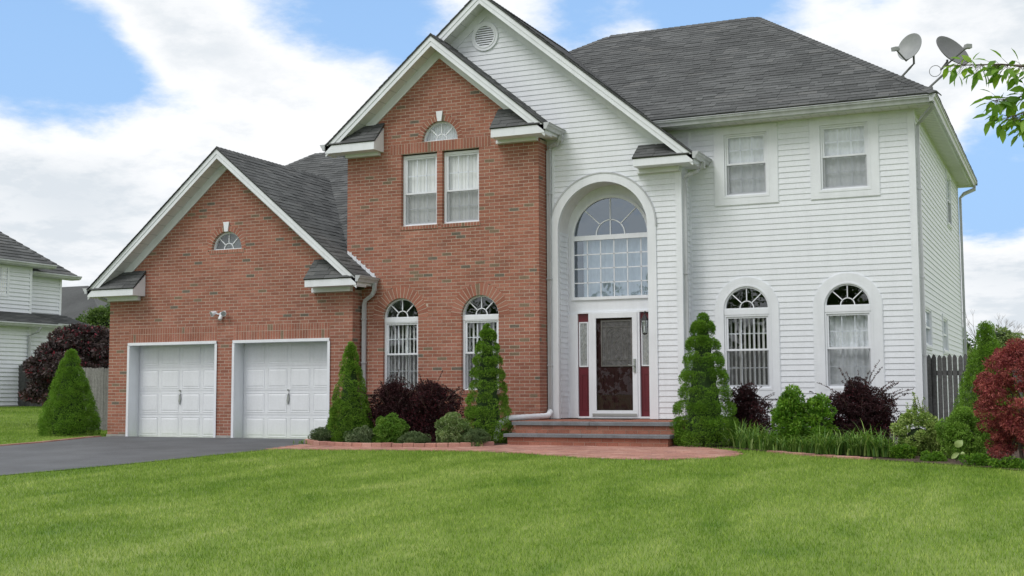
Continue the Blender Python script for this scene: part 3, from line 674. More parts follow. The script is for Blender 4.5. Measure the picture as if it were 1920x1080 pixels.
gutter((bxr,BY-.43,zbr+.02),(bxr,TY-.02,zbr+.02),(1,0,0)); gutter((bxl,BY-.43,zbl+.02),(bxl,1.5,zbl+.02),(-1,0,0))
gutter((txr,TY-.43,ztr+.02),(txr,WY-.02,ztr+.02),(1,0,0))
# eave boards, soffits of the wing and side
m=M(); m.box(-7.18,ex-.13,.172,.19,EZ-.135,EZ-.01); m.box(ex-.14,ex-.122,.19,10.2,EZ-.135,EZ-.01); m.build('fascia_board','trim',H)
m=M(); m.box(-7.18,ex-.142,.19,WY+.0,EZ-.13,EZ-.115); m.box(WX1-.02,ex-.142,WY+.002,10.2,EZ-.13,EZ-.115); sf=m.build('soffit','soffit',H)
m=M()
for k in range(30): x=-6.9+k*.157; m.box(x-.004,x+.004,.20,WY-.03,EZ-.134,EZ-.128)
for k in range(60): y=.62+k*.157; m.box(WX1+.03,ex-.16,y-.004,y+.004,EZ-.134,EZ-.128)
_g=m.build('groove','gutter_paint',sf); _g['kind']='stuff'
for y0,y1,x0,x1,z in ((GY-.36,BY,GX1,gxr-.003,zr-.10),(BY-.36,TY,BX1,bxr-.003,zbr-.10),(TY-.36,WY,TX1,txr-.003,ztr-.10)):
    m=M(); m.box(x0+.002,x1,y0,y1-.003,z-.05,z-.035); m.box(x1-.02,x1-.0,y0,y1-.003,z-.034,z+.09); m.build('soffit','soffit',H)
def spout(pts,w=.075,d=.055,name='downspout',mt='gutter_paint',parent=None):
    """rectangular corrugated pipe"""
    pts=[Vector(p) for p in pts]; m=M(); vs=[];n=8; prof=[(-.5,-.5),(-.17,-.42),(.17,-.42),(.5,-.5),(.5,.5),(.17,.42),(-.17,.42),(-.5,.5)]
    for i,p in enumerate(pts):
        t=(pts[min(i+1,len(pts)-1)]-pts[max(i-1,0)]).normalized()
        a=Vector((1,0,0)) if abs(t.x)<.8 else Vector((0,1,0)); v=t.cross(a).normalized(); u=v.cross(t)
        vs+=[p+u*x*w+v*y*d for x,y in prof]
    m.add(vs,[(i*n+k,i*n+(k+1)%n,(i+1)*n+(k+1)%n,(i+1)*n+k) for i in range(len(pts)-1) for k in range(n)]+[tuple(range(n))[::-1],tuple((len(pts)-1)*n+k for k in range(n))])
    o=m.build(name,mt,parent or H); return o
def straps(o,x,y,zs,dx=.05,dy=.04):
    for z in zs:
        m=M(); m.box(x-dx,x+dx,y-dy,y+dy,z-.012,z+.012); m.build('strap','gutter_paint',o)
o=spout([(gxr+.06,BY-.12,zr-.09),(gxr+.06,BY-.13,zr-.24),(gxr+.01,BY-.12,zr-.33),(GX1+.13,BY-.06,zr-.43),(GX1+.09,BY-.045,zr-.52),(GX1+.09,BY-.045,.2)]); straps(o,GX1+.09,BY-.045,(1.6,2.5))
o=spout([(bxr+.06,TY-.15,zbr-.09),(bxr+.05,TY-.15,zbr-.20),(bxr-.02,TY-.12,zbr-.27),(BX1+.10,TY-.09,zbr-.30),(BX1+.06,TY-.075,zbr-.38),(BX1+.06,TY-.075,.66),(BX1+.06,TY-.12,.60)]); straps(o,BX1+.06,TY-.075,(1.5,3.2,4.9))
o=spout([(txr+.055,TY+.12,ztr-.09),(txr+.05,TY+.12,ztr-.20),(txr-.05,TY+.10,ztr-.27),(TX1+.10,TY+.08,ztr-.34),(TX1+.055,TY+.08,ztr-.42),(TX1+.055,TY+.08,.3)]); straps(o,TX1+.055,TY+.08,(1.5,3.2))
o=spout([(ex-.08,.18,EZ-.12),(ex-.10,.25,EZ-.20),(WX1+.14,.55,EZ-.34),(WX1+.06,.66,EZ-.42),(WX1+.06,.66,.12)],d=.075,w=.06); straps(o,WX1+.06,.66,(1.6,3.0,4.6))
o=spout([(ex-.06,10.1,EZ-.10),(ex-.06,10.1,EZ-.2),(WX1+.16,9.9,EZ-.33),(WX1+.07,9.82,EZ-.44),(WX1+.07,9.82,.12)],d=.075,w=.06)
spout([(GX0-.16,GY-.2,zl-.09),(GX0-.14,GY-.18,zl-.19),(GX0-.04,GY+.0,zl-.26),(GX0-.045,GY+.12,zl-.36),(GX0-.045,GY+.12,.1)])
# white flexible drain hose at the landing
m=M(); pts=[(BX1+.10,-.16,.60),(BX1+.12,-.35,.525),(BX1-.02,-.9,.515),(BX1-.2,-1.45,.50),(BX1-.27,-1.74,.40),(BX1-.29,-1.80,.2),(BX1-.30,-1.84,.08)]
P=[];rr=[]
for i in range(len(pts)-1):
    for k in range(9):
        f=k/9; a,b=Vector(pts[i]),Vector(pts[i+1]); P.append(a.lerp(b,f)); rr.append(.052+.004*(k%2))
m.tube(P,rr,12); m.build('drain_hose','trim',H,smooth=False)
# flashing where the garage roof meets the brick
m=M()
x0,x1=BX0+.02,BX0+.70; m.prism([(x0,BY-.022,gz_(x0,GC,GA)-.02),(x1,BY-.022,gz_(x1,GC,GA)-.02),(x1,BY-.022,gz_(x1,GC,GA)+.075),(x0,BY-.022,gz_(x0,GC,GA)+.075)],[(x0,BY-.002,gz_(x0,GC,GA)-.02),(x1,BY-.002,gz_(x1,GC,GA)-.02),(x1,BY-.002,gz_(x1,GC,GA)+.075),(x0,BY-.002,gz_(x0,GC,GA)+.075)])
for i in range(6):
    x0=BX0+.03+i*.11; z0=gz_(x0,GC,GA)+.0; m.box(x0,x0+.10,BY-.030,BY-.0235,z0-.06,z0+.045)
m.build('step_flashing','trim',H)
# ---- windows
def bars(pl,par,segs,w,wd=.018,d=.012,name='muntin'):
    for (a,b) in segs:
        m=M(); a,b=Vector(a),Vector(b); t=(b-a).normalized(); n=Vector((-t.y,t.x))*wd/2
        poly=[a-n,b-n,b+n,a+n]; m.prism([pl.p(p.x,p.y,w-d) for p in poly],[pl.p(p.x,p.y,w) for p in poly]); m.build(name,'trim',par)
def pane(pl,par,loop,w,mt='glass'):
    m=M(); m.add([pl.p(u,v,w) for u,v in loop],[tuple(range(len(loop)))]); return m.build('pane',mt,par)
def sash(pl,par,x0,x1,z0,z1,w,fr=.038,name='sash'):
    m=M(); ringmesh(m,pl,rect(x0,x1,z0,z1),rect(x0+fr,x1-fr,z0+fr,z1-fr),w,w-.035); m.build(name,'trim',par); return (x0+fr,x1-fr,z0+fr,z1-fr)
def vblinds(pl,par,x0,x1,z0,z1,w,ang,step=.088,wd=.089,name='vertical_blind'):
    m=M(); x=x0+step/2
    while x<x1:
        a=R(ang+random.uniform(-4,4)); c,s=math.cos(a)*wd/2,math.sin(a)*wd/2
        q=[(x-c,w-s),(x-.0,w+.008),(x+c,w+s)]
        for (ua,wa),(ub,wb) in zip(q[:-1],q[1:]): m.add([pl.p(ua,z0,wa),pl.p(ub,z0,wb),pl.p(ub,z1,wb),pl.p(ua,z1,wa)],[(0,1,2,3)])
        x+=step
    m.build(name,'blind',par)
def drape(pl,par,x0,x1,z0,z1,w,amp=.025,per=.13,mt='curtain',name='curtain'):
    n=int((x1-x0)/.015); V=[];F=[]; ph=random.random()*6
    for k in range(n+1):
        x=x0+(x1-x0)*k/n; d=amp*math.sin(2*math.pi*x/per+ph+.8*math.sin(x*7)); V+=[pl.p(x,z0,w+d),pl.p(x,z1,w+d*.8)]
    for k in range(n): F.append((2*k,2*k+2,2*k+3,2*k+1))
    m=M(); m.add(V,F); m.build(name,mt,par,smooth=True)
def double_hung(pl,x0,x1,z0,z1,zm,w,cols=3,rows=2,par=None,screen=True,lower_grid=True,fr=.035):
    """frame, two sashes, grids, insect screen; w = outer face of frame"""
    m=M(); ringmesh(m,pl,rect(x0-.02,x1+.02,z0-.02,z1+.02),rect(x0+fr,x1-fr,z0+fr,z1-fr),w,w-.09); win=m.build('window','trim',par or H)
    X0,X1=x0+fr-.004,x1-fr+.004
    for (a,b,ww,low) in ((zm-.018,z1-fr+.004,w-.020,False),(z0+fr-.004,zm+.022,w-.052,True)):
        i=sash(pl,win,X0,X1,a,b,ww); pane(pl,win,rect(*i),ww-.018)
        if not low or lower_grid:
            segs=[((i[0]+(i[1]-i[0])*k/cols,i[2]),(i[0]+(i[1]-i[0])*k/cols,i[3])) for k in range(1,cols)]+[((i[0],i[2]+(i[3]-i[2])*k/rows),(i[1],i[2]+(i[3]-i[2])*k/rows)) for k in range(1,rows)]
            bars(pl,win,segs,ww-.022,.016,.01)
        if low and screen:
            s=M(); s.add([pl.p(u,v,w-.014) for u,v in rect(X0,X1,z0+fr,zm-.01)],[(0,1,2,3)]); s.build('insect_screen','screen',win)
    m=M(); m.prism([pl.p(u,v,w-.03) for u,v in rect(x0-.0,x1+.0,z0-.03,z0+.012)],[pl.p(u,v,w+.022) for u,v in rect(x0-.0,x1+.0,z0-.03,z0+.012)]); m.build('sill','trim',win)
    return win
def lunette(pl,cx,zs,r,w,par=None,fr=.036,spokes=3,hub=.30,bottom=True,glassm='glass',name='fan_window',dark=True):
    outer=[(cx+r*math.cos(a),zs+r*math.sin(a)) for a in np.linspace(0,math.pi,25)]; ri=r-fr
    inner=[(cx+ri*math.cos(a),zs+fr*.7+(ri-fr*.7*0)*math.sin(a)*(1-fr*.7/ri)) for a in np.linspace(0,math.pi,25)]
    m=M(); ringmesh(m,pl,outer,inner,w,w-.07); win=m.build(name,'trim',par or H); zb=zs+fr*.7
    pane(pl,win,inner,w-.03,glassm)
    rh=r*hub
    m=M(); o=arcpts(cx,zb,rh+.009,16); i_=arcpts(cx,zb,rh-.009,16); m.ring(loop3(pl,o,w-.012),loop3(pl,i_,w-.012),loop3(pl,o,w-.03),loop3(pl,i_,w-.03),closed=False); m.build('muntin','trim',win)
    for k in range(1,spokes+1):
        a=math.pi*k/(spokes+1); bars(pl,win,[((cx+rh*math.cos(a),zb+rh*math.sin(a)),(cx+(ri-.002)*math.cos(a),zb+(ri-fr*.5)*math.sin(a)))],w-.012,.018,.018)
    return win
# first floor windows in the brick gable
for a,b in BWN:
    win=double_hung(bp,a+.025,b-.025,BZ0+.01,BZ1-.045,5.06,-.085,lower_grid=True,fr=.03)
    vblinds(bp,win,a+.03,b-.03,BZ0+.03,BZ1-.05,-.21,6,.078)
win=lunette(bp,BF[0],BF[1],BF[2],-.07); drape(bp,win,BF[0]-.42,BF[0]+.42,BF[1]-.02,BF[1]+.42,-.20,.01,.05)
win=lunette(gp,GF[0],GF[1],GF[2],-.07); m=M(); m.box(GF[0]-.45,GF[0]+.45,GY+.3,GY+.31,GF[1]-.05,GF[1]+.45); m.build('curtain','frosted',win)
# arched ground floor windows in brick
for c in AW:
    win=double_hung(bp,c-AR+.02,c+AR-.02,AZ0,2.425,1.765,-.07,fr=.028)
    m=M(); m.prism(loop3(bp,rect(c-AR,c+AR,2.42,2.51),-.12),loop3(bp,rect(c-AR,c+AR,2.42,2.51),-.062)); m.build('transom_bar','trim',win)
    vblinds(bp,win,c-AR+.04,c+AR-.04,AZ0+.03,2.38,-.20,38,.088)
    lunette(bp,c,2.50,AR,-.068)
# wing windows
wp_=FX(WY)
def mitred_casing(pl,o,i,w,name='casing'):
    m=M(); ringmesh(m,pl,o,i,w,-.02); c=m.build(name,'trim',H); 
    m=M(); 
    for p,q in zip(o,i): pass
    return c
for k,(c,h,a,b,hi,za,zb) in enumerate(UW):
    cs=mitred_casing(wp_,rect(c-h,c+h,a,b),rect(c-hi,c+hi,za,zb),.03)
    m=M(); ringmesh(m,wp_,rect(c-hi-.035,c+hi+.035,za-.035,zb+.035),rect(c-hi,c+hi,za,zb),.036,.02); m.build('inner_bead','trim',cs)
    m=M(); ringmesh(m,wp_,rect(c-h-.012,c+h+.012,a-.012,b+.0),rect(c-h+.004,c+h-.004,a+.004,b-.004),.022,-.01); m.build('outer_bead','trim',cs)
    win=double_hung(wp_,c-hi,c+hi,za,zb,(za+zb)/2+.02,.012,lower_grid=True)
    drape(wp_,win,c-hi+.02,c+hi-.02,za+.02,zb-.02,-.12,.008,.11)
for k,(c,r,zs,z0,ri) in enumerate(AWW):
    cs=mitred_casing(wp_,archloop(c-r,c+r,z0,zs),archloop(c-ri,c+ri,1.03,zs),.03)
    m=M(); ringmesh(m,wp_,archloop(c-ri-.03,c+ri+.03,1.0,zs),archloop(c-ri,c+ri,1.03,zs),.036,.02); m.build('inner_bead','trim',cs)
    m=M(); ringmesh(m,wp_,archloop(c-r-.012,c+r+.012,z0-.012,zs),archloop(c-r+.004,c+r-.004,z0+.004,zs),.022,-.01); m.build('outer_bead','trim',cs)
    win=double_hung(wp_,c-ri,c+ri,1.03,2.42,1.755,.012)
    m=M(); m.prism(loop3(wp_,rect(c-ri,c+ri,2.42,2.525),-.07),loop3(wp_,rect(c-ri,c+ri,2.42,2.525),.02)); m.build('transom_bar','trim',win)
    lunette(wp_,c,2.52,ri,.012)
    if k==0: vblinds(wp_,win,c-ri+.04,c+ri-.04,1.06,2.40,-.16,50)
    else: drape(wp_,win,c-ri+.02,c+ri-.02,1.06,2.40,-.16,.02,.10)
# side windows
sp=Pl((WX1,0,0),(0,1,0),(0,0,1))
for a,b,c,d in SW:
    m=M(); ringmesh(m,sp,rect(a-.06,b+.06,c-.06,d+.06),rect(a,b,c,d),.03,-.03); m.build('casing','trim',H)
    win=double_hung(sp,a,b,c,d,(c+d)/2,.02,lower_grid=False,screen=(c>4))
    m=M(); m.prism(loop3(sp,rect(a,b,c,d),-.2),loop3(sp,rect(a,b,c,d),-.19)); m.build('curtain','curtain',win)
# gable vent
tp=FX(TY)
m=M(); vc=(-10.745,8.268); 
ringmesh(m,tp,[(vc[0]+.30*math.cos(a),vc[1]+.30*math.sin(a)) for a in np.linspace(0,2*math.pi,33)[:-1]],[(vc[0]+.225*math.cos(a),vc[1]+.225*math.sin(a)) for a in np.linspace(0,2*math.pi,33)[:-1]],.04,.0)
ringmesh(m,tp,[(vc[0]+.245*math.cos(a),vc[1]+.245*math.sin(a)) for a in np.linspace(0,2*math.pi,33)[:-1]],[(vc[0]+.215*math.cos(a),vc[1]+.215*math.sin(a)) for a in np.linspace(0,2*math.pi,33)[:-1]],.05,.0)
ve=m.build('gable_vent','trim',H)
m=M(); m.add(loop3(tp,[(vc[0]+.24*math.cos(a),vc[1]+.24*math.sin(a)) for a in np.linspace(0,2*math.pi,33)[:-1]],.019),[tuple(range(32))]); m.build('backing','dish_dark',ve)
for k in range(9):
    z=vc[1]-.19+k*.0475; L=math.sqrt(max(.225**2-(z-vc[1])**2,.002)); m=M()
    m.prism([tp.p(vc[0]-L,z-.02,.045),tp.p(vc[0]+L,z-.02,.045),tp.p(vc[0]+L,z+.012,.02),tp.p(vc[0]-L,z+.012,.02)],[tp.p(vc[0]-L,z-.026,.041),tp.p(vc[0]+L,z-.026,.041),tp.p(vc[0]+L,z+.006,.018),tp.p(vc[0]-L,z+.006,.018)]); m.build('louver','trim',ve)
# ---- garage doors
def garage_door(x0,x1):
    Y=GY+.32; pl=FX(Y); m=M(); m.box(x0-.05,x1+.05,Y,Y+.05,.0,GH+.05); d=m.build('garage_door','door_white',H)
    wdt=x1-x0; sh=GH/4
    for i in range(4):
        z0=i*sh; m=M(); m.box(x0+.02,x1-.02,Y-.012,Y-.001,z0+.006,z0+sh-.004); m.build('section','door_white',d)
        for k in range(4):
            a=x0+.02+(wdt-.04)*k/4; b=a+(wdt-.04)/4; q0,q1=rect(a+.045,b-.045,z0+.06,z0+sh-.055),rect(a+.060,b-.060,z0+.075,z0+sh-.07)
            m=M(); q2=rect(a+.095,b-.095,z0+.11,z0+sh-.105)
            m.ring(loop3(pl,q0,.0205),loop3(pl,q1,.0145),loop3(pl,q0,.012),loop3(pl,q1,.012))
            m.ring(loop3(pl,q1,.0125),loop3(pl,q2,.021),loop3(pl,q1,.012),loop3(pl,q2,.012)); m.prism(loop3(pl,q2,.012),loop3(pl,q2,.0212)); m.build('door_panel','door_white',d)
    # jamb lining
    m=M(); m.box(x0-.045,x0,GY-.02,Y+.0,0,GH); m.box(x1,x1+.045,GY-.02,Y,0,GH); m.box(x0-.045,x1+.045,GY-.035,Y,GH-.03,GH+.03); m.box(x0-.06,x0+.0,GY-.028,GY-.021,0,GH-.031); m.box(x1,x1+.06,GY-.028,GY-.021,0,GH-.031); m.build('jamb','trim',d)
    c=(x0+x1)/2-.0; m=M(); m.prism([(c-.035,Y-.02,.82),(c+.0,Y-.02,.74),(c+.035,Y-.02,.86),(c+.018,Y-.02,.98),(c-.01,Y-.02,.95)],[(c-.03,Y-.045,.82),(c+.0,Y-.05,.75),(c+.03,Y-.045,.86),(c+.015,Y-.045,.97),(c-.01,Y-.045,.94)]); m.tube([(c,Y-.02,1.05),(c,Y-.05,1.05)],.02,10); m.tube([(c+.01,Y-.06,.95),(c+.01,Y-.035,1.0)],.012,8); m.build('handle','steel',d)
    m=M(); m.box(x0,x1,Y-.03,Y+.02,-.01,.018); m.build('weather_strip','paver',d)
for a,b in GO: garage_door(a+.045,b-.045)
m=M(); m.box(-19.4,-13.6,GY+.0,GY+.35,-.05,.012); m.build('garage_slab','concrete',H)
m=M(); m.box(GX0+.12,GX1-.12,GY+.45,3,2.5,2.55); m.build('garage_ceiling','room_dark',H)
# ---- entry arch
aw_=ARC; m=M()
o_=[(aw_[0]+aw_[2],.465)]+arcpts(aw_[0],aw_[1],aw_[2],36)+[(aw_[0]-aw_[2],.465)]; i_=[(aw_[0]+aw_[3],.465)]+arcpts(aw_[0],aw_[1],aw_[3],36)+[(aw_[0]-aw_[3],.465)]
m.ring(loop3(tp,o_,.035),loop3(tp,i_,.035),loop3(tp,o_,-.06),loop3(tp,i_,-.06),closed=False); ea=m.build('entry_arch','trim',H)
o2=[(aw_[0]+aw_[2]+.018,4.14)]+arcpts(aw_[0],aw_[1],aw_[2]+.018,36)+[(aw_[0]-aw_[2]-.018,4.14)]; i2=[(aw_[0]+aw_[2]-.01,4.14)]+arcpts(aw_[0],aw_[1],aw_[2]-.01,36)+[(aw_[0]-aw_[2]+.01,4.14)]
m=M(); m.ring(loop3(tp,o2,.045),loop3(tp,i2,.045),loop3(tp,o2,.0),loop3(tp,i2,.0),closed=False); m.build('bead','gutter_paint',ea)
YB=.5
m=M(); A=arcpts(aw_[0],aw_[1],aw_[3]+.005,36); 
m.add([tp.p(u,v,-.06) for u,v in A]+[tp.p(u,v,-YB-.02) for u,v in A]+[tp.p(u,v,-.06) for u,v in arcpts(aw_[0],aw_[1],aw_[3]+.04,36)]+[tp.p(u,v,-YB-.02) for u,v in arcpts(aw_[0],aw_[1],aw_[3]+.04,36)],[(i,i+1,38+i,37+i) for i in range(36)]+[(74+i,111+i,112+i,75+i) for i in range(36)]); m.build('arch_soffit','soffit',H)
xl_,xr_=aw_[0]-aw_[3],aw_[0]+aw_[3]
siding('siding_wall',Pl((xl_,0,0),(0,1,0),(0,0,1)),.07,YB,.47,4.14,lambda z:[],[],.06)
siding('siding_wall',Pl((xr_,YB,0),(0,-1,0),(0,0,1)),0,YB-.07,.47,4.14,lambda z:[],[],.06)
m=M(); m.box(xl_-.03,xl_+.02,YB-.06,YB-.003,.47,4.14); m.build('corner_board','trim',H)
ep=FX(YB)
# back panel round window and door
bwn=(-8.245,4.05,.80)
outer=[(xl_-.02,2.53),(xr_+.02,2.53)]+arcpts(aw_[0],aw_[1],aw_[3]+.03,24); inner=[(bwn[0]-bwn[2],2.86),(bwn[0]+bwn[2],2.86)]+arcpts(bwn[0],bwn[1],bwn[2],24)
m=M(); ringmesh(m,ep,outer,inner,.0,-.08); m.build('entry_panel','trim',H)
m=M(); ringmesh(m,ep,[(bwn[0]-bwn[2]-.03,2.80),(bwn[0]+bwn[2]+.03,2.80)]+arcpts(bwn[0],bwn[1],bwn[2]+.03,24),[(bwn[0]-bwn[2]+.03,2.86),(bwn[0]+bwn[2]-.03,2.86)]+arcpts(bwn[0],bwn[1],bwn[2]-.03,24),.035,-.02)
bigw=m.build('window','trim',H)
m=M(); m.prism(loop3(ep,rect(bwn[0]-.78,bwn[0]+.78,3.99,4.085),-.03),loop3(ep,rect(bwn[0]-.78,bwn[0]+.78,3.99,4.085),.042)); m.build('transom_bar','trim',bigw)
gx0,gx1=bwn[0]-.77,bwn[0]+.77
pane(ep,bigw,rect(gx0,gx1,2.86,3.99),.0,'glass_blue'); pane(ep,bigw,[(bwn[0]+.77*math.cos(a),4.085+.73*math.sin(a)) for a in np.linspace(0,math.pi,25)],.0,'glass_blue')
bars(ep,bigw,[((gx0+(gx1-gx0)*(k)/5.5+.0,2.86),(gx0+(gx1-gx0)*k/5.5,3.99)) for k in range(1,6)]+[((gx0,2.86+1.13*k/4),(gx1,2.86+1.13*k/4)) for k in range(1,4)],.012,.02,.014)
bars(ep,bigw,[((bwn[0]+.3*math.cos(a),4.085+.3*math.sin(a)),(bwn[0]+.765*math.cos(a),4.085+.725*math.sin(a))) for a in (math.pi/4,math.pi/2,3*math.pi/4)]+[((bwn[0],4.085),(bwn[0],4.385))],.014,.02,.014)
m=M(); o=arcpts(bwn[0],4.085,.31,20); i_=arcpts(bwn[0],4.085,.29,20); m.ring(loop3(ep,o,.014),loop3(ep,i_,.014),loop3(ep,o,.0),loop3(ep,i_,.0),closed=False); m.build('muntin','trim',bigw)
drape(ep,bigw,bwn[0]-.62,bwn[0]+.8,2.87,4.02,-.10,.02,.14)
m=M(); m.box(-9.3,-7.2,2.2,2.25,2.5,5.2); m.build('hall_wall','room_dark',H)
# entry door unit
du=M(); DX0,DX1=-8.95,-7.42; SX0,SX1=-8.655,-7.70
du.box(xl_-.01,DX0,YB-.03,YB+.08,.47,2.53); du.box(DX1,xr_+.01,YB-.03,YB+.08,.47,2.53); du.box(DX0+.235,SX0-.001,YB-.05,YB+.08,.50,2.53); du.box(SX1+.001,DX1-.235,YB-.05,YB+.08,.50,2.53); du.box(DX0,DX1,YB-.055,YB+.08,.465,.50)
du.box(DX0,DX1,YB-.045,YB+.08,2.531,2.56)
dn=du.build('entry_door','trim',H)
sdm=M(); q=rect(SX0,SX1,.50,2.53); qi=rect(SX0+.10,SX1-.10,.62,2.43); ringmesh(sdm,ep,q,qi,.065,.03); sdm.build('storm_door','trim',dn)
pane(ep,dn,qi,.045,'glass_storm')
m=M(); m.box(SX0+.02,SX1-.02,YB+.01,YB+.055,.5,2.5); m.build('door_leaf','dark_maroon',dn)
for k in range(2):
    a=SX0+.20+k*.30; 
    for z0,z1 in ((.66,.86),(.93,1.38)):
        m=M(); ringmesh(m,ep,rect(a,a+.25,z0,z1),rect(a+.03,a+.22,z0+.03,z1-.03),.0,-.012); m.build('door_moulding','dark_maroon',dn)
def leaded(par,x0,x1,z0,z1,w,simple=False):
    m=M(); m.prism(loop3(ep,rect(x0,x1,z0,z1),w-.012),loop3(ep,rect(x0,x1,z0,z1),w)); m.build('leaded_glass','frosted',par)
    m=M(); ringmesh(m,ep,rect(x0-.025,x1+.025,z0-.025,z1+.025),rect(x0,x1,z0,z1),w+.012,w-.012); m.build('glass_frame','trim' if simple else 'came',par)
    cx=(x0+x1)/2; h=z1-z0; W_=x1-x0; s=[]
    if simple:
        for zc in (z0+.2*h,z0+.5*h,z0+.75*h):
            s+=[((cx,zc-.09),(cx+.05,zc)),((cx+.05,zc),(cx,zc+.09)),((cx,zc+.09),(cx-.05,zc)),((cx-.05,zc),(cx,zc-.09))]
        s+=[((cx,z0),(cx,z1))]
    else:
        for f in (.12,.88): s+=[((x0+W_*f,z0),(x0+W_*f,z1)),((x0,z0+h*f),(x1,z0+h*f))]
        for f in (.24,.34): s+=[((cx-W_*f,z0+.12*h),(cx-W_*f*.8,z1-.30*h)),((cx+W_*f,z0+.12*h),(cx+W_*f*.8,z1-.30*h))]
        for rr_ in (.34,.22): 
            P=[(cx+W_*rr_*math.cos(a),z0+h*.70+h*.16*math.sin(a)*rr_/.34) for a in np.linspace(0,math.pi,9)]; s+=list(zip(P[:-1],P[1:]))
        for zc,k in ((z0+.45*h,.13),(z0+.7*h,.09),(z0+.2*h,.09)): s+=[((cx,zc-k*h),(cx+.07,zc)),((cx+.07,zc),(cx,zc+k*h)),((cx,zc+k*h),(cx-.07,zc)),((cx-.07,zc),(cx,zc-k*h))]
    m=M()
    for a,b in s:
        a,b=Vector(a),Vector(b); t=(b-a).normalized(); n=Vector((-t.y,t.x))*.005; P=[a-n,b-n,b+n,a+n]; m.prism([ep.p(p.x,p.y,w) for p in P],[ep.p(p.x,p.y,w+.006) for p in P])
    m.build('came','came',par)
leaded(dn,SX0+.21,SX1-.15,1.50,2.36,-.005)
for x0,x1 in ((DX0,DX0+.234),(DX1-.234,DX1)):
    m=M(); m.box(x0,x1,YB+.01,YB+.06,.5,2.53); sl_=m.build('sidelight','maroon',dn); 
    leaded(dn,x0+.045,x1-.045,1.50,2.34,.0,True)
    m=M(); ringmesh(m,ep,rect(x0+.05,x1-.05,.62,1.34),rect(x0+.075,x1-.075,.645,1.315),.0,-.012); m.build('door_moulding','maroon',dn)
m=M(); m.box(SX1-.075,SX1-.035,YB-.09,YB-.066,1.36,1.62); m.tube([(SX1-.055,YB-.12,1.48),(SX1-.17,YB-.13,1.50)],.011,8); m.tube([(SX1-.055,YB-.085,1.48),(SX1-.055,YB-.13,1.48)],.012,8); m.build('handle','steel',dn)
m=M(); m.box(SX0+.02,SX1-.02,YB-.078,YB-.066,.515,.56); m.build('kick_sweep','came',dn)
# ------------------------------------------------------------------ front steps
ST=thing('front_steps',(-7.9,-1.8,0),'red brick front steps with two bluestone treads below the entry arch','steps')
LZ=.445
def step_courses(x0,x1,yf,yb,z0,z1):
    pl=FX(yf); m=M(); m.box(x0+.006,x1-.006,yf+.007,yb,z0-.25,z1); wp=m.build('riser','mortar',ST); n=round((z1-z0)/CH); h=(z1-z0)/n
    for i in range(n):
        off=x0+(i%2)*-.1065; s=off
        while s<x1:
            a,b=max(x0,s+.004),min(x1,s+.209); s+=.213
            if b-a>.03: piece('sb',wp,pl,rect(a,b,z0+i*h+.004,z0+(i+1)*h-.004),-.08,random.uniform(-.001,.002))
    sp_=Pl((x1,0,0),(0,1,0),(0,0,1))
    for i in range(n):
        s=yf+(-.1 if i%2 else 0)
        while s<yb:
            a,b=max(yf+.0,s+.004),min(yb,s+.209); s+=.213
            if b-a>.03: piece('sb',wp,sp_,rect(a,b,z0+i*h+.004,z0+(i+1)*h-.004),-.08,.001)
step_courses(-9.38,-6.36,-1.98,-1.3,.02,.175); step_courses(-9.36,-6.34,-1.66,.5,.23,.38)
for (x0,x1,y0,y1,z0,z1,cut) in ((-9.44,-6.31,-2.03,-1.62,.176,.235,(-7.92,)),(-9.42,-6.29,-1.70,-1.38,.382,.445,(-7.90,))):
    xs=[x0]+list(cut)+[x1]
    for a,b in zip(xs[:-1],xs[1:]):
        m=M(); k=.008; A=[(a+.003,y0,z0),(b-.003,y0,z0),(b-.003,y1,z0),(a+.003,y1,z0)]; B=[(p[0],p[1],z1-k) for p in A]; Cc=[(a+.003+k,y0+k,z1),(b-.003-k,y0+k,z1),(b-.003-k,y1,z1),(a+.003+k,y1,z1)]; m.prism(A,B,cap1=False); m.prism(B,Cc,cap0=False); m.build('tread','bluestone',ST)
m=M(); m.box(-9.36,-6.34,-1.378,.62,.3,.440); lp=m.build('landing','mortar',ST)
pl=Pl((0,0,.440),(1,0,0),(0,1,0))
for i,y in enumerate(np.arange(-1.375,.40,.105)):
    s=-9.36-(.1 if i%2 else 0)
    while s<-6.34:
        a,b=max(-9.36,s),min(-6.34,s+.2); s+=.205
        if b-a>.03: piece('sb',lp,pl,rect(a,b,y,y+.1),-.02,.012+random.uniform(0,.002))
emit(ST,'sb','brick','brickwork','brick')
m=M(); m.box(-8.75,-7.65,-.10,.38,.455,.47); tag(m.build('doormat','black_metal'),'thin dark doormat lying on the landing before the front door','doormat')
emit(H,'brick','brick','brickwork','brick'); emit(H,'board','siding_board','siding_boards','siding'); emit(H,'shingle','shingle','shingles','shingle')
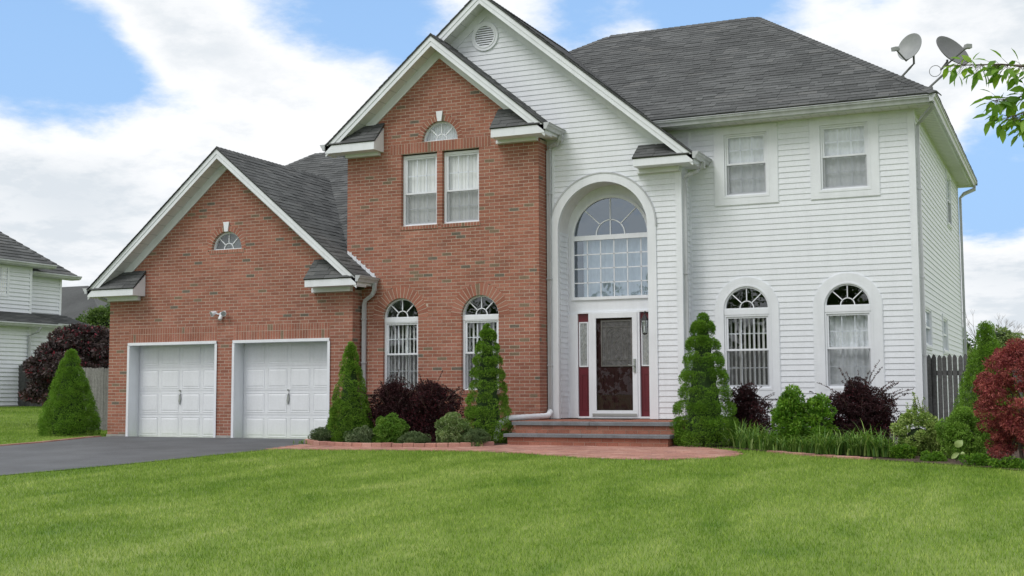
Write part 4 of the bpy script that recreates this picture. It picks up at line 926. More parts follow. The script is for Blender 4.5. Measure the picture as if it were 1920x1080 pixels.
# ------------------------------------------------------------------ fittings on the house
def floodlight():
    t=thing('security_light',(-16.68,GY,2.68),'white twin-lamp security light on the brick between the garage doors','security light')
    c=Vector((-16.66,GY-.03,2.68)); m=M(); m.lathe([(.0,.045),(.055,.04),(.06,.0)],(c.x,GY,c.z),16,(0,-1,0)); m.build('base','trim',t)
    m=M(); m.lathe([(.0,.12),(.035,.11),(.045,.07),(.04,.0)],(c.x,GY-.04,c.z-.03),14,(0.1,-.6,-.8)); m.build('sensor','trim',t)
    for s in (-1,1):
        a=c+Vector((s*.03,-.03,.0)); b=c+Vector((s*.12,-.10,.02)); m=M(); m.tube([a,b],.014,8); m.build('arm','trim',t)
        m=M(); ax=Vector((s*.35,-.8,-.35)).normalized(); m.lathe([(.0,-.07),(.03,-.07),(.04,-.03),(.058,.035),(.06,.05),(.05,.05)],b+Vector((s*.02,0,0)),18,ax); h=m.build('lamp_head','trim',t,smooth=True)
        m=M(); m.lathe([(.052,.044),(.03,.05),(0,.052)],b+Vector((s*.02,0,0)),18,ax); m.build('lens','frosted',h)
floodlight()
def lantern():
    t=thing('wall_lantern',(-7.45,.12,2.2),'black hanging lantern beside the right sidelight of the front door','lantern')
    x,y=-7.45,.16; m=M(); m.tube([(xr_,y,2.30),(xr_-.06,y,2.48),(x,y,2.52),(x,y,2.46)],.010,8); m.box(xr_-.015,xr_,y-.05,y+.05,2.18,2.42); m.build('bracket','black_metal',t)
    m=M(); m.lathe([(.0,2.46),(.025,2.45),(.075,2.36),(.085,2.34),(.02,2.34)],(x,y,0),8); m.lathe([(.012,2.50),(.018,2.48),(0,2.46)],(x,y,0),8); m.build('cap','black_metal',t)
    m=M(); m.lathe([(.068,2.34),(.045,2.10),(.0,2.10)],(x,y,0),6); m.build('glass_body','glass',t)
    m=M()
    for k in range(6): a=2*math.pi*k/6; m.tube([(x+.07*math.cos(a),y+.07*math.sin(a),2.34),(x+.047*math.cos(a),y+.047*math.sin(a),2.09)],.005,5)
    m.lathe([(.052,2.10),(.05,2.08),(.0,2.06)],(x,y,0),6); m.build('cage','black_metal',t)
    m=M(); m.tube([(x,y,2.12),(x,y,2.24)],.014,8); m.build('candle','trim',t)
lantern()
def dish(loc,base,face,rx,ry,arm_end,label,mt,ring=False,start=None):
    t=thing('satellite_dish',base,label,'satellite dish','satellite dishes on the roof corner'); c=Vector(loc); f=Vector(face).normalized(); q=f.to_track_quat('Z','Y')
    m=M(); vs=[];n=32;K=7
    for s_,off in ((1,0),(1,-.012)):
        for i in range(K+1):
            r=i/K
            for k in range(n):
                a=2*math.pi*k/n; p=Vector((rx*r*math.cos(a),ry*r*math.sin(a),.09*r*r*max(rx,ry)/.3+off)); vs.append(c+q@p)
    fs=[]
    for o in (0,(K+1)*n):
        for i in range(K):
            for k in range(n): fs.append((o+i*n+k,o+i*n+(k+1)%n,o+(i+1)*n+(k+1)%n,o+(i+1)*n+k))
    for k in range(n): fs.append((K*n+k,K*n+(k+1)%n,(2*K+1)*n+(k+1)%n,(2*K+1)*n+k))
    m.add(vs,fs); m.build('reflector',mt,t,smooth=True)
    back=c-f*.06; b=Vector(base); knee=back+Vector((0,0,-.25)); m=M(); m.tube([b,b.lerp(knee,.75),knee,back+Vector((0,0,-.05))],[.02,.02,.02,.02],10); m.build('mast','dish_dark',t)
    m=M(); m.box(b.x-.07,b.x+.07,b.y-.05,b.y+.05,b.z-.04,b.z+.012); m.build('foot','dish_dark',t)
    m=M(); low=Vector(start); m.tube([back+Vector((0,0,-.08)),low,Vector(arm_end)],[.016,.016,.015],8); m.build('arm','dish_dark',t)
    ae=Vector(arm_end); q2=(c-ae).to_track_quat('Z','Y'); m=M(); P=[(-.05,-.035,-.06),(.05,-.035,-.06),(.05,.035,-.06),(-.05,.035,-.06)]; m.prism([ae+q2@Vector(p) for p in P],[ae+q2@Vector((p[0],p[1],.03)) for p in P]); m.lathe([(.03,.03),(.04,.07),(.0,.075)],ae,12,(c-ae)); m.build('receiver','dish_grey',t)
    if ring:
        m=M(); cc=b.lerp(knee,.85)+Vector((-.16,0,.06)); m.tube([cc+Vector((.10*math.cos(a),0,.10*math.sin(a))) for a in np.linspace(0,2*math.pi,24)],.006,6); m.build('cable_loop','dish_dark',t)
dish((-2.47,.85,7.24),(-2.68,.86,6.72),(-.42,-.85,.34),.245,.275,(-2.71,.45,7.16),'small light grey satellite dish on the roof, left of the pair','dish_grey',start=(-2.56,.72,6.99))
dish((-1.79,.42,6.94),(-2.14,.24,6.33),(.66,-.52,.54),.34,.36,(-1.45,-.02,6.93),'larger dark grey satellite dish at the roof corner with a cable loop','dish_dark',True,start=(-1.93,.26,6.64))
# ------------------------------------------------------------------ fences
def picket_mesh(w,h,th,point,m):
    mm=M(); P=[(-w/2,0),(w/2,0),(w/2,h-point)]+([(w*.28,h-point*.35),(0,h),(-w*.28,h-point*.35)] if point>.03 else [(w*.25,h),(-w*.25,h)])+[(-w/2,h-point)]
    mm.prism([(x,th,z) for x,z in P],[(x,0,z) for x,z in P],0.0); me=bpy.data.meshes.new('picket'); me.from_pydata(mm.v,[],mm.f); me.update(); finish(me,m); return me
def fence(x0,x1,Y,top,w,gap,mt,label,point=.05,stuff=False,post=None):
    z0=float(gz((x0+x1)/2,Y)); t=thing('wooden_fence',((x0+x1)/2,Y,z0),label,'fence'); h=top-z0-.03; me=picket_mesh(w,h,.018,point,mt); x=x0+w/2; mm=M()
    while x<x1:
        z=float(gz(x,Y))+.03+random.uniform(-.012,.012)
        if stuff: mm.prism([(x-w/2,Y,z),(x+w/2,Y,z),(x+w/2,Y,z+h-point),(x,Y,z+h),(x-w/2,Y,z+h-point)],[(x-w/2,Y+.018,z),(x+w/2,Y+.018,z),(x+w/2,Y+.018,z+h-point),(x,Y+.018,z+h),(x-w/2,Y+.018,z+h-point)])
        else: o=link('picket',me,(x,Y,z),t); o.rotation_euler=(0,random.uniform(-.008,.008),random.uniform(-.04,.04))
        x+=w+gap
    if stuff: o=mm.build('pickets',mt,t); o['kind']='stuff'
    for f in (.2,.78):
        m=M(); zz=z0+h*f; m.box(x0,x1,Y+.03,Y+.07,zz,zz+.085); m.build('rail',mt,t)
    xs=post or np.arange(x0,x1,2.4)
    for xp in xs: m=M(); m.box(xp-.045,xp+.045,Y+.072,Y+.16,z0-.1,z0+h*.98); m.build('post',mt,t)
fence(-2.40,2.4,.95,1.62,.075,.014,'fence_dark','dark weathered picket fence at the right corner of the house',.06,post=[-2.33,0.1,2.3])
fence(-23.7,-19.9,1.9,1.64,.095,.006,'fence_wood','grey weathered wooden fence between the cone spruce and the garage wall',.03)
fence(-36,-24,11.3,1.95,.12,.008,'fence_dark','dark far fence behind the purple maple beside the neighbouring house',.05,stuff=True)
# ------------------------------------------------------------------ neighbouring house
def neighbour():
    t=thing('house',(-38,10,.5),'white sided neighbouring house at the left edge with two roof tiers','house')
    def wall(X,y0,y1,z0,z1,ex=.15,blk=None):
        pl=Pl((X,0,0),(0,1,0),(0,0,1)); m=M(); m.box(X-.25,X-.01,y0,y1,z0,z1); o=m.build('wall','siding',t); m=M(); z=z0
        while z<z1-.02:
            zb=min(z+ex,z1); m.prism(loop3(pl,rect(y0,y1,z,zb),-.008),[pl.p(y0,z,.045),pl.p(y1,z,.045),pl.p(y1,zb,.003),pl.p(y0,zb,.003)],cap0=False); z+=ex
        s=m.build('siding_boards','siding',o); s['kind']='stuff'
        m=M(); m.box(X-.1,X+.035,y1-.10,y1+.02,z0,z1); m.build('corner_board','trim',o)
    wall(-35.06,2,11.8,.6,3.55); wall(-35.9,11.0,14.73,.6,3.65); wall(-35.9,2,12.62,3.6,5.9); wall(-36.5,12,14.75,3.7,5.65)
    m=M(); m.box(-35.3,-35.03,2,11.82,-.2,.6); m.build('foundation','concrete',t)
    m=M(); m.box(-46,-36.6,3,14.7,0,5.6); m.box(-40,-36,3,14.7,0,3.6); m.build('wall','siding',t)
    def rp(pts,th=.08): 
        m=M(); m.prism([Vector(p)-Vector((0,0,th)) for p in pts],pts); m.build('roof','shingle',t)
    def rows(pts):       # shingle courses on a neighbour roof plane, real steps
        rp(pts)
    # main roof east plane with hip at the north corner
    A=(-35.5,0,5.93); 
    def courses(e0,e1,t0,t1,n,name='roof'):
        e0,e1,t0,t1=map(Vector,(e0,e1,t0,t1)); m=M(); nn=(e1-e0).cross(t0-e0).normalized(); nn=nn if nn.z>0 else -nn
        for i in range(n):
            a,b=e0.lerp(t0,i/n),e1.lerp(t1,i/n); c,d=e1.lerp(t1,(i+1)/n),e0.lerp(t0,(i+1)/n)
            k=max(1,int((b-a).length/.6)); 
            for j in range(k): m.prism([a.lerp(b,j/k)-nn*.06,a.lerp(b,(j+1)/k)-nn*.06,d.lerp(c,(j+1)/k)-nn*.06,d.lerp(c,j/k)-nn*.06],[a.lerp(b,j/k)+nn*.03,a.lerp(b,(j+1)/k)+nn*.03,d.lerp(c,(j+1)/k)+nn*.005,d.lerp(c,j/k)+nn*.005],cap0=False)
        o=m.build(name,'shingle',t)
    courses((-35.55,0,5.95),(-35.55,13.35,5.95),(-41.5,0,10.1),(-41.5,9.7,10.1),30)
    courses((-36.1,13.3,5.70),(-36.1,15.2,5.70),(-41.5,9.7,10.1),(-41.5,9.72,10.1),30)
    m=M(); m.prism([(-36.1,15.2,5.7),(-46,15.2,5.7),(-41.5,9.7,10.1)],[(-36.1,15.2,5.6),(-46,15.2,5.6),(-41.5,9.7,10.0)]); m.build('roof','shingle',t)
    courses((-34.72,0,3.62),(-34.72,12.85,3.62),(-35.9,0,4.05),(-35.9,12.5,4.05),7,'pent_roof'); courses((-35.55,12.3,3.72),(-35.55,15.35,3.72),(-36.5,12.3,4.12),(-36.5,14.9,4.12),6,'pent_roof')
    for X,y0,y1,z in ((-35.5,0,13.4,5.93),(-36.05,12.8,15.3,5.68),(-34.68,0,12.9,3.60),(-35.5,12.4,15.5,3.70)):
        m=M(); pr=[(0,0),(0,-.13),(.06,-.13),(.09,-.06),(.12,-.05),(.12,0)]; m.prism([(X+a,y0,z+b) for a,b in pr],[(X+a,y1,z+b) for a,b in pr]); m.box(X-.45,X+.0,y0,y1,z-.15,z-.12); m.build('gutter','gutter_paint',t)
    m=M(); m.tube([(-34.62,11.9,3.46),(-34.7,11.88,3.3),(-34.98,11.72,3.15),(-34.98,11.72,.8)],.055,6); m.build('downspout','gutter_paint',t)
    pl=Pl((-35.9,0,0),(0,1,0),(0,0,1)); m=M(); ringmesh(m,pl,rect(10.2,11.52,4.6,5.76),rect(10.3,11.42,4.7,5.68),.05,-.02); wn=m.build('window','trim',t); pane(pl,wn,rect(10.3,11.42,4.7,5.68),.03); bars(pl,wn,[((10.86,4.7),(10.86,5.68)),((10.3,5.19),(11.42,5.19)),((10.58,5.19),(10.58,5.68)),((11.14,5.19),(11.14,5.68))],.045,.03); vblinds(pl,wn,10.3,11.42,4.7,5.68,.027,20,.1,.06)
    pl=Pl((-35.9,0,0),(0,1,0),(0,0,1)); m=M(); ringmesh(m,pl,rect(12.7,13.6,1.5,2.5),rect(12.78,13.52,1.58,2.42),.05,-.02); wn=m.build('window','trim',t); m=M(); m.add(loop3(pl,rect(12.78,13.52,1.58,2.42),.03),[(0,1,2,3)]); m.build('pane','dish_dark',wn)
neighbour()
def farhouse():
    t=thing('house',(-56,38,0),'distant grey hip-roofed house showing only its roof behind the neighbour','house')
    m=M(); m.box(-66,-50.5,33,45,0,4.0); m.build('wall','siding',t)
    a,b,c,d=(-67,32,3.9),(-49.4,32,3.9),(-49.4,46,3.9),(-67,46,3.9); e,f=(-62,38,7.9),(-57.0,38,7.9)
    for P in ((a,b,f,e),(b,c,f),(c,d,e,f),(d,a,e)):
        m=M(); m.prism([Vector(p)-Vector((0,0,.1)) for p in P],P); m.build('roof','shingle',t)
farhouse()
# ------------------------------------------------------------------ vegetation
def leafquads(P,D,size,wr=.45,fold=0.0,rs=RS):
    """diamond leaves at P pointing along D"""
    n=len(P); D=D/np.linalg.norm(D,axis=1,keepdims=True); a=rs.normal(size=(n,3)); S_=np.cross(D,a); S_/=np.linalg.norm(S_,axis=1,keepdims=True)
    size=np.asarray(size).reshape(-1,1)*np.ones((n,1)); tip=P+D*size; mid=P+D*size*.45; l,r_=mid+S_*size*wr/2,mid-S_*size*wr/2
    V=np.stack([P,r_,tip,l],1).reshape(-1,3); F=np.arange(4*n).reshape(n,4); return V,F
def foliage(name,parts,m,parent,rnd=None):
    V=[];F=[];Rn=[];o=0
    for v,f,r in parts: V.append(v);F.append(f+o);Rn.append(r);o+=len(v)
    V=np.concatenate(V);F=np.concatenate(F);Rn=np.concatenate(Rn); me=npmesh(name,V,F,Rn,m); return link(name,me,(0,0,0),parent)
def fol_link(me_obj): return me_obj
def unit(n): v=RS.normal(size=(n,3)); return v/np.linalg.norm(v,axis=1,keepdims=True)
def blobmesh(m,c,r,sc=(1,1,1),n=10,k=7):
    c=Vector(c); vs=[]
    for i in range(k+1):
        th=math.pi*i/k
        for j in range(n):
            a=2*math.pi*j/n; rr=r*random.uniform(.88,1.08); vs.append(c+Vector((rr*math.sin(th)*math.cos(a)*sc[0],rr*math.sin(th)*math.sin(a)*sc[1],rr*math.cos(th)*sc[2])))
    m.add(vs,[(i*n+j,i*n+(j+1)%n,(i+1)*n+(j+1)%n,(i+1)*n+j) for i in range(k) for j in range(n)])
def puffs(centers,radii,per,leaf,out=None,wr=.4,up=.3,squash=1.0,spread=.35,bias=0):
    """leaves on the outer caps of many small puffs"""
    n=len(centers); idx=np.repeat(np.arange(n),per); d=unit(n*per)
    if out is not None:
        o=out[idx]; flip=(d*o).sum(1)<-.15; d[flip]*=-1
    rr=radii[idx]*(1-np.abs(RS.normal(0,.10,len(idx)))); off=d*rr[:,None]; off[:,2]*=squash
    P=centers[idx]+off; D=d+RS.normal(0,spread,d.shape); D[:,2]+=up
    V,F=leafquads(P,D,leaf*RS.uniform(.6,1.3,len(P)),wr)
    pr=RS.rand(n)*.45; r=np.clip(pr[idx]+RS.rand(len(idx))*.45+(d[:,2]>.2)*.10+bias,0,.999)  # leaves facing up shifted along the ramp: light from above put into colour
    return V,F,r
def spruce(x,y,h,r,label,tiers=0,prof=None,n=240,cat='spruce',lean=0,seed=1,per=150,shape=1.0):
    z0=float(gz(x,y)); t=thing('spruce_tree',(x,y,z0),label,cat,'cone-shaped dwarf spruces')
    rnd=np.random.RandomState(seed)
    def R_(f): # f height 0..1
        if tiers:
            base=(1-f)**.66*.92+.12; ph=(f*tiers+.35)%1.0; w_=1+.22*(math.sin(ph*math.pi)**.8-.55)
            return r*min(base,1)*w_*(.8+.2*min(1,f/.05)) if f<.97 else r*.10
        b=(1-f)**shape; return r*(b*.94+.06)*(.80+.20*min(1,f/.10))
    C=[];Rd=[];O=[]
    n=int(n*1.15)
    for i in range(n):
        f=(1-math.sqrt(rnd.rand()) if i%4 else rnd.rand()) if not tiers else rnd.rand()**1.35; f=f*.98
        if tiers: k=round(f*tiers-.15); f=np.clip((k+.15+rnd.uniform(-.25,.25))/tiers,0.03,.97)
        a=i*2.39996+rnd.rand()*.4; rp=(.085+.06*(1-f))*r/.5*rnd.uniform(.75,1.2); rr=max(R_(f)-rp*.70,0)*rnd.uniform(.90,1.05)
        C.append((x+rr*math.cos(a),y+rr*math.sin(a),z0+.05+f*(h-.05)+.0)); Rd.append(rp); O.append((math.cos(a),math.sin(a),.35))
    for f in (.86,.89,.92,.94,.96,.985): C.append((x,y,z0+h*f)); Rd.append(.05*r/.5); O.append((0,0,1))
    C=np.array(C);Rd=np.array(Rd);O=np.array(O)
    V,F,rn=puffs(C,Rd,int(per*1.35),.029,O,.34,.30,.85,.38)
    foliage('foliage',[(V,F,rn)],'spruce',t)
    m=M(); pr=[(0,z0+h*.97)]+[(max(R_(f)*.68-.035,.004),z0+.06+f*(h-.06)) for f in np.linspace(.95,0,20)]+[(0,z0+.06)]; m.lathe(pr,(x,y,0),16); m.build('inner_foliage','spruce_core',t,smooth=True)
    m=M(); m.tube([(x,y,z0-.1),(x,y,z0+h*.5)],[.05,.03],8); m.build('trunk','bark',t)
    return t
spruce(-20.80,-.9,1.93,.70,'broad cone spruce on the lawn left of the driveway',seed=3,n=300,shape=.78,per=170)
spruce(-12.72,-1.95,1.93,.45,'smooth cone spruce between the garage and the first arched window',seed=4,n=230,shape=.72)
spruce(-9.93,-1.65,2.22,.42,'tiered spruce in front of the second arched brick window, left of the steps',tiers=9,seed=5,n=260)
spruce(-5.86,-1.45,2.29,.52,'tall tiered spruce right of the front steps',tiers=8,seed=6,n=300,per=165)
spruce(-1.27,-1.0,2.0,.68,'cone spruce behind the red maple near the right fence',seed=7,n=300,shape=.92)
def bush(name,x,y,rx,ry,h,label,mt,core,npf=60,pr=.10,per=140,leaf=.03,wr=.5,cat='shrub',group=None,shoots=0,shoot_len=.35,shoot_lean=.6,z=None,up=.2,flat=.85,sq=1.0,stemmat='bark',corescale=.40,spread=.5,base=.0,shell=.62):
    z0=float(gz(x,y))+.02 if z is None else z; t=thing(name,(x,y,z0),label,cat,group)
    npf=int(npf*1.5); per=int(per*1.7); leaf*=1.08
    d=unit(npf); low=d[:,2]<0; s=RS.uniform(shell,1.0,n_:=npf); hr=np.sqrt(np.clip(1-d[:,2]**2,0,1)); hr=np.where(low,1-.22*np.abs(d[:,2])**1.2,np.maximum(hr,.0)); az=np.arctan2(d[:,1],d[:,0])
    wob=1+.10*np.sin(az*3+x*5)+.07*np.sin(az*5+y*9)+.06*np.sin(az*2+d[:,2]*5); rad=pr*RS.uniform(.65,1.3,npf); hh=h-.5*pr
    C=np.stack([x+np.cos(az)*hr*(rx-pr*.7)*s*wob,y+np.sin(az)*hr*(ry-pr*.7)*s*wob,z0+base+np.where(low,hh*.42*(1-np.abs(d[:,2])),hh*(.42+.55*d[:,2]*wob))],1)
    C[:,2]=np.maximum(C[:,2],z0+pr*.35); parts=[puffs(C,rad,per,leaf,None,wr,up,flat,spread)]
    SHT=[]
    for k in range(shoots):
        a=random.uniform(0,2*math.pi); f=random.random()**.5; bx,by=x+rx*.75*f*math.cos(a),y+ry*.75*f*math.sin(a); L=shoot_len*random.uniform(.5,1.15)
        dirv_=Vector((math.cos(a)*shoot_lean*f,math.sin(a)*shoot_lean*f,1)).normalized(); p0=Vector((bx,by,z0+h*(.55+.35*(1-f*f)))); pts=[p0]
        for q in range(5): dirv_=(dirv_+Vector((random.uniform(-.12,.12)+math.cos(a)*.10,random.uniform(-.12,.12),-.10*f))).normalized(); pts.append(pts[-1]+dirv_*L/5)
        st=M(); st.tube(pts,[.005,.0045,.004,.0035,.003,.002],4); SHT.append(st)
        T=np.array([list(pts[0].lerp(pts[-1],0))]*0) if False else None
        m_=int(60*L/.35); u=RS.rand(m_)*5; i=np.minimum(u.astype(int),4); fr=(u-i)[:,None]; Pn=np.array([list(p) for p in pts]); P=Pn[i]*(1-fr)+Pn[i+1]*fr
        D=unit(m_); D[:,2]+=.4; V,F=leafquads(P,D,leaf*RS.uniform(.6,1.1,m_),wr); parts.append((V,F,np.clip(RS.rand(m_)*.9+.08,0,.99)))
    foliage('foliage',parts,mt,t)
    for st in SHT: st.build('shoot',stemmat,t)
    if core:
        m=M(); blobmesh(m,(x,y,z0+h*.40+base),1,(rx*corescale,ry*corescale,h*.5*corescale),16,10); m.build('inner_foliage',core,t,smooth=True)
    m=M()
    for k in range(5):
        a=k*1.26+.3; m.tube([(x+.03*math.cos(a),y+.03*math.sin(a),z0-.03),(x+rx*.3*math.cos(a),y+ry*.3*math.sin(a),z0+h*.45)],[.014,.008],5)
    m.build('stems',stemmat,t); return t
gb='dark purple barberry shrubs along the house'
bush('barberry_shrub',-11.98,-1.55,.72,.5,1.14,'dark purple barberry filling the bed right of the garage spruce','barberry','barberry_core',135,.135,190,.028,.55,group=gb,shoots=26,shoot_len=.42,shoot_lean=1.1,flat=.75,shell=.2,corescale=.30)
bush('barberry_shrub',-11.22,-1.5,.80,.5,1.12,'wide dark purple barberry left of the tiered window spruce','barberry','barberry_core',135,.135,190,.028,.55,group=gb,shoots=26,shoot_len=.42,shoot_lean=1.2,flat=.75,shell=.2,corescale=.30)
bush('barberry_shrub',-5.28,-.7,.47,.42,1.04,'dark red barberry between the tall tiered spruce and the green shrub','barberry','barberry_core',75,.13,190,.028,.55,group=gb,shoots=12,shoot_len=.30,shoot_lean=1.1,flat=.75,shell=.2,corescale=.30)
bush('barberry_shrub',-3.22,-1.5,.66,.5,1.06,'dark barberry with long bare shoots below the rightmost arched window','barberry','barberry_core',135,.135,190,.028,.55,group=gb,shoots=26,shoot_len=.48,shoot_lean=.9,flat=.75,shell=.2,corescale=.30)
bush('round_shrub',-11.66,-2.25,.36,.33,.55,'clipped bright green ball shrub, left one in the brick-edged bed','round_green','green_core',55,.075,190,.026,.5,group='clipped ball shrubs in the left bed')
bush('round_shrub',-10.32,-2.3,.345,.32,.55,'clipped pale sage ball shrub, right one in the brick-edged bed','sage_green','green_core',55,.075,190,.026,.5,group='clipped ball shrubs in the left bed')
gj='low grey-green shrubs behind the brick edging'
for i,(x,y,rx,h,lb) in enumerate([(-13.12,-2.12,.36,.30,'low grey-green ground shrub at the driveway end of the bed'),(-12.95,-1.75,.32,.46,'taller grey-green shrub at the foot of the garage spruce'),(-12.25,-2.3,.36,.31,'low grey-green shrub between garage spruce and green ball shrub'),(-10.98,-2.55,.33,.25,'low grey-green mound between the two ball shrubs'),(-9.86,-2.3,.27,.28,'low silvery mound beside the front steps')]):
    bush('ground_shrub',x,y,rx,.28,h,lb,'grey_green','green_core',42,.07,150,.026,.4,group=gj,up=.4,spread=.7)
bush('green_shrub',-4.20,-2.2,.30,.30,.95,'bright green leafy shrub left of the long-shoot barberry','bright_green','green_core',60,.085,110,.042,.5,shoots=14,shoot_len=.18,shoot_lean=.5,group='twin bright green shrubs')
bush('green_shrub',-3.78,-2.15,.27,.28,.86,'smaller bright green shrub touching the long-shoot barberry','bright_green','green_core',52,.085,110,.042,.5,shoots=12,shoot_len=.18,shoot_lean=.5,group='twin bright green shrubs')
bush('variegated_shrub',-2.17,-2.75,.42,.34,.66,'pale lime shrub with upright shoots at the house corner','lime_green','green_core',60,.08,130,.032,.5,shoots=22,shoot_len=.34,shoot_lean=-.9)
bush('round_shrub',-1.48,-3.2,.38,.34,.72,'soft green mounded shrub left of the red maple','round_green','green_core',60,.085,190,.026,.5)
bush('ground_shrub',-2.35,-3.35,.20,.16,.18,'tiny bright green shrub at the lawn edge under the lime shrub','bright_green','green_core',20,.05,110,.03,.5)
bush('ground_shrub',-1.9,-3.75,.22,.12,.12,'flat weedy green clump at the lawn edge','bright_green','green_core',16,.04,90,.025,.5)
# trees
def crown_tree(name,x,y,label,cat,mt,core,trunkmat,pads,per,leaf,trunks,wr=.5,flat=.45,group=None,up=.0,spread=.6,rscale=1,corek=.40):
    z0=float(gz(x,y)); t=thing(name,(x,y,z0),label,cat,group); C=np.array([p[:3] for p in pads],float)+np.array([x,y,z0]); Rr=np.array([p[3] for p in pads])*rscale; out=C-np.array([x,y,z0+C[:,2].mean()-z0]); out/=np.linalg.norm(out,axis=1,keepdims=True)+1e-6
    foliage('foliage',[puffs(C,Rr,per,leaf,None,wr,up,flat,spread)],mt,t)
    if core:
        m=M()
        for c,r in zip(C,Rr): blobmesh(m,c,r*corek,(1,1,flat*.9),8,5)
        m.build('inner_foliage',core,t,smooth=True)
    m=M()
    for pts,ra in trunks: m.tube([(x+p[0],y+p[1],z0+p[2]) for p in pts],ra,8)
    m.build('trunk',trunkmat,t)
    m=M()
    for k in range(0,len(C),max(1,len(C)//26)):
        b=Vector((x,y,z0+C[k][2]*0+max(.25,(C[k][2]-z0)*.35))); m.tube([b,b.lerp(Vector(C[k]),.6)+Vector((0,0,.05)),C[k]],[.018,.011,.005],5)
    m.build('branch',trunkmat,t); return t
def pads(n,rx,ry,z0,z1,pr,shape='egg',hollow=.5,seed=1):
    rnd=np.random.RandomState(seed); L=[]
    while len(L)<n:
        f=rnd.rand(); z=z0+(z1-z0)*f; w_=math.sin(math.pi*min(1,(f*.82+.16)))**.7 if shape=='egg' else (1-f**2.2)**.5
        a=rnd.rand()*2*math.pi; q=math.sqrt(rnd.uniform(hollow,1)); L.append((rx*w_*q*math.cos(a),ry*w_*q*math.sin(a),z,pr*rnd.uniform(.7,1.25)))
    return L
crown_tree('japanese_maple',-.56,-4.25,'red Japanese maple with crimson foliage at the right edge','maple','maple_red',None,'bark',pads(215,.76,.60,.17,1.68,.105,'egg',.25,5),300,.043,[([(-.1,-.05,-.05),(-.13,-.05,.3),(-.1,0,.6),(0,0,1.1)],[.03,.028,.025,.015]),([(.1,-.1,-.05),(.08,-.1,.35),(.05,0,.9)],[.04,.035,.02]),([(-.30,.0,-.05),(-.24,0,.25),(-.1,0,.6)],[.018,.016,.014])],wr=.26,flat=.62,up=-.2,corek=.30,spread=.9)
crown_tree('purple_maple',-24.7,3.6,'dark purple maple spreading over the grey fence behind the cone spruce','maple','maple_dark','barberry_core','bark',pads(130,1.75,1.3,.75,2.70,.24,'dome',.2,8),300,.10,[([(0,0,-.05),(.05,0,.6),(.1,0,1.4),(.2,0,2.2)],[.10,.09,.07,.04])],wr=.42,flat=.5,up=-.1,corek=.42)
crown_tree('green_tree',-39.3,20.2,'green leafy tree peeping over the purple maple by the garage','tree','tree_green','green_core','bark',pads(60,1.5,1.3,1.6,4.1,.45,'egg',.2,9),220,.13,[([(0,0,-.1),(.05,0,1.5),(.1,0,3)],[.14,.12,.05])],flat=.8)
crown_tree('green_tree',-44.2,20.0,'small tree top glimpsed beside the neighbouring house','tree','tree_green','green_core','bark',pads(30,.8,.8,2.6,4.75,.4,'egg',.2,19),200,.13,[([(0,0,-.1),(.05,0,1.5),(.1,0,3.4)],[.12,.1,.05])],flat=.8)
FT=[(-6.3,50,4.1,2.2,'tree_green','dark green tree on the horizon just right of the house'),(-3.6,56,4.4,2.4,'tree_pale','pale green tree on the horizon above the cone spruce'),(-1.0,53,4.3,2.4,'tree_pale','pale green horizon tree above the red maple'),(2.2,55,4.5,2.6,'tree_green','green horizon tree at the right picture edge'),(-8.8,57,3.6,2.2,'tree_pale','low pale horizon tree against the house wall'),(-5.0,47,2.6,1.8,'tree_pale','low pale bush on the horizon right of the house')]
for i,(x,y,h,r,mt,lb) in enumerate(FT):
    crown_tree('distant_tree',x,y,lb,'tree',mt,'green_core','bark',pads(70,r,r*.8,.6,h,.55,'dome',.2,30+i),170,.17,[([(0,0,-.1),(.05,0,1.),(.1,0,h*.7)],[.14,.12,.05])],flat=.8,group='trees on the right horizon')
def bare_tree(x,y,h,label):
    t=thing('bare_tree',(x,y,0),label,'tree','bare trees on the right horizon'); m=M()
    def rec(p,d,L,r,k):
        q=p+d*L; m.tube([p,p.lerp(q,.5)+Vector((random.uniform(-.05,.05),0,0))*L,q],[r,r*.8,r*.6],5 if k<3 else 3)
        if k<5:
            for _ in range(3 if k else 4):
                e=(d+Vector((random.uniform(-.7,.7),random.uniform(-.5,.5),random.uniform(-.1,.4)))).normalized(); rec(q,e,L*random.uniform(.55,.8),r*.6,k+1)
    rec(Vector((x,y,0)),Vector((0,0,1)),h*.38,.10,0); m.build('trunk','bark_grey',t)
for x,y,h,lb in ((-5.0,60,4.9,'bare branched tree top behind the horizon greenery, leftmost'),(-1.9,62,5.1,'bare branched tree top above the pale horizon trees'),(1.4,60,5.0,'bare branched tree top at the right picture edge')): bare_tree(x,y,h,lb)
def far_wood():
    rs=np.random.RandomState(77); n=26; C=[];Rr=[]
    for k in range(n):
        x0=-75+k*4.2+rs.uniform(-1,1); y0=-52+rs.uniform(-3,3); h=rs.uniform(7.5,11.5)
        for q in range(16): f=rs.rand(); C.append((x0+rs.normal(0,1.5),y0+rs.normal(0,1.2),.8+f*(h-1.5))); Rr.append(1.4*(1-.4*f))
    C=np.array(C);Rr=np.array(Rr); V,F,r=puffs(C,Rr,60,.55,None,.6,.1,.9,.5); o=link('tree_line',npmesh('tree_line',V,F,r,'tree_green'),(0,0,0)); tag(o,'line of trees across the street, mirrored dark in the lower windows','trees',kind='stuff')
far_wood()
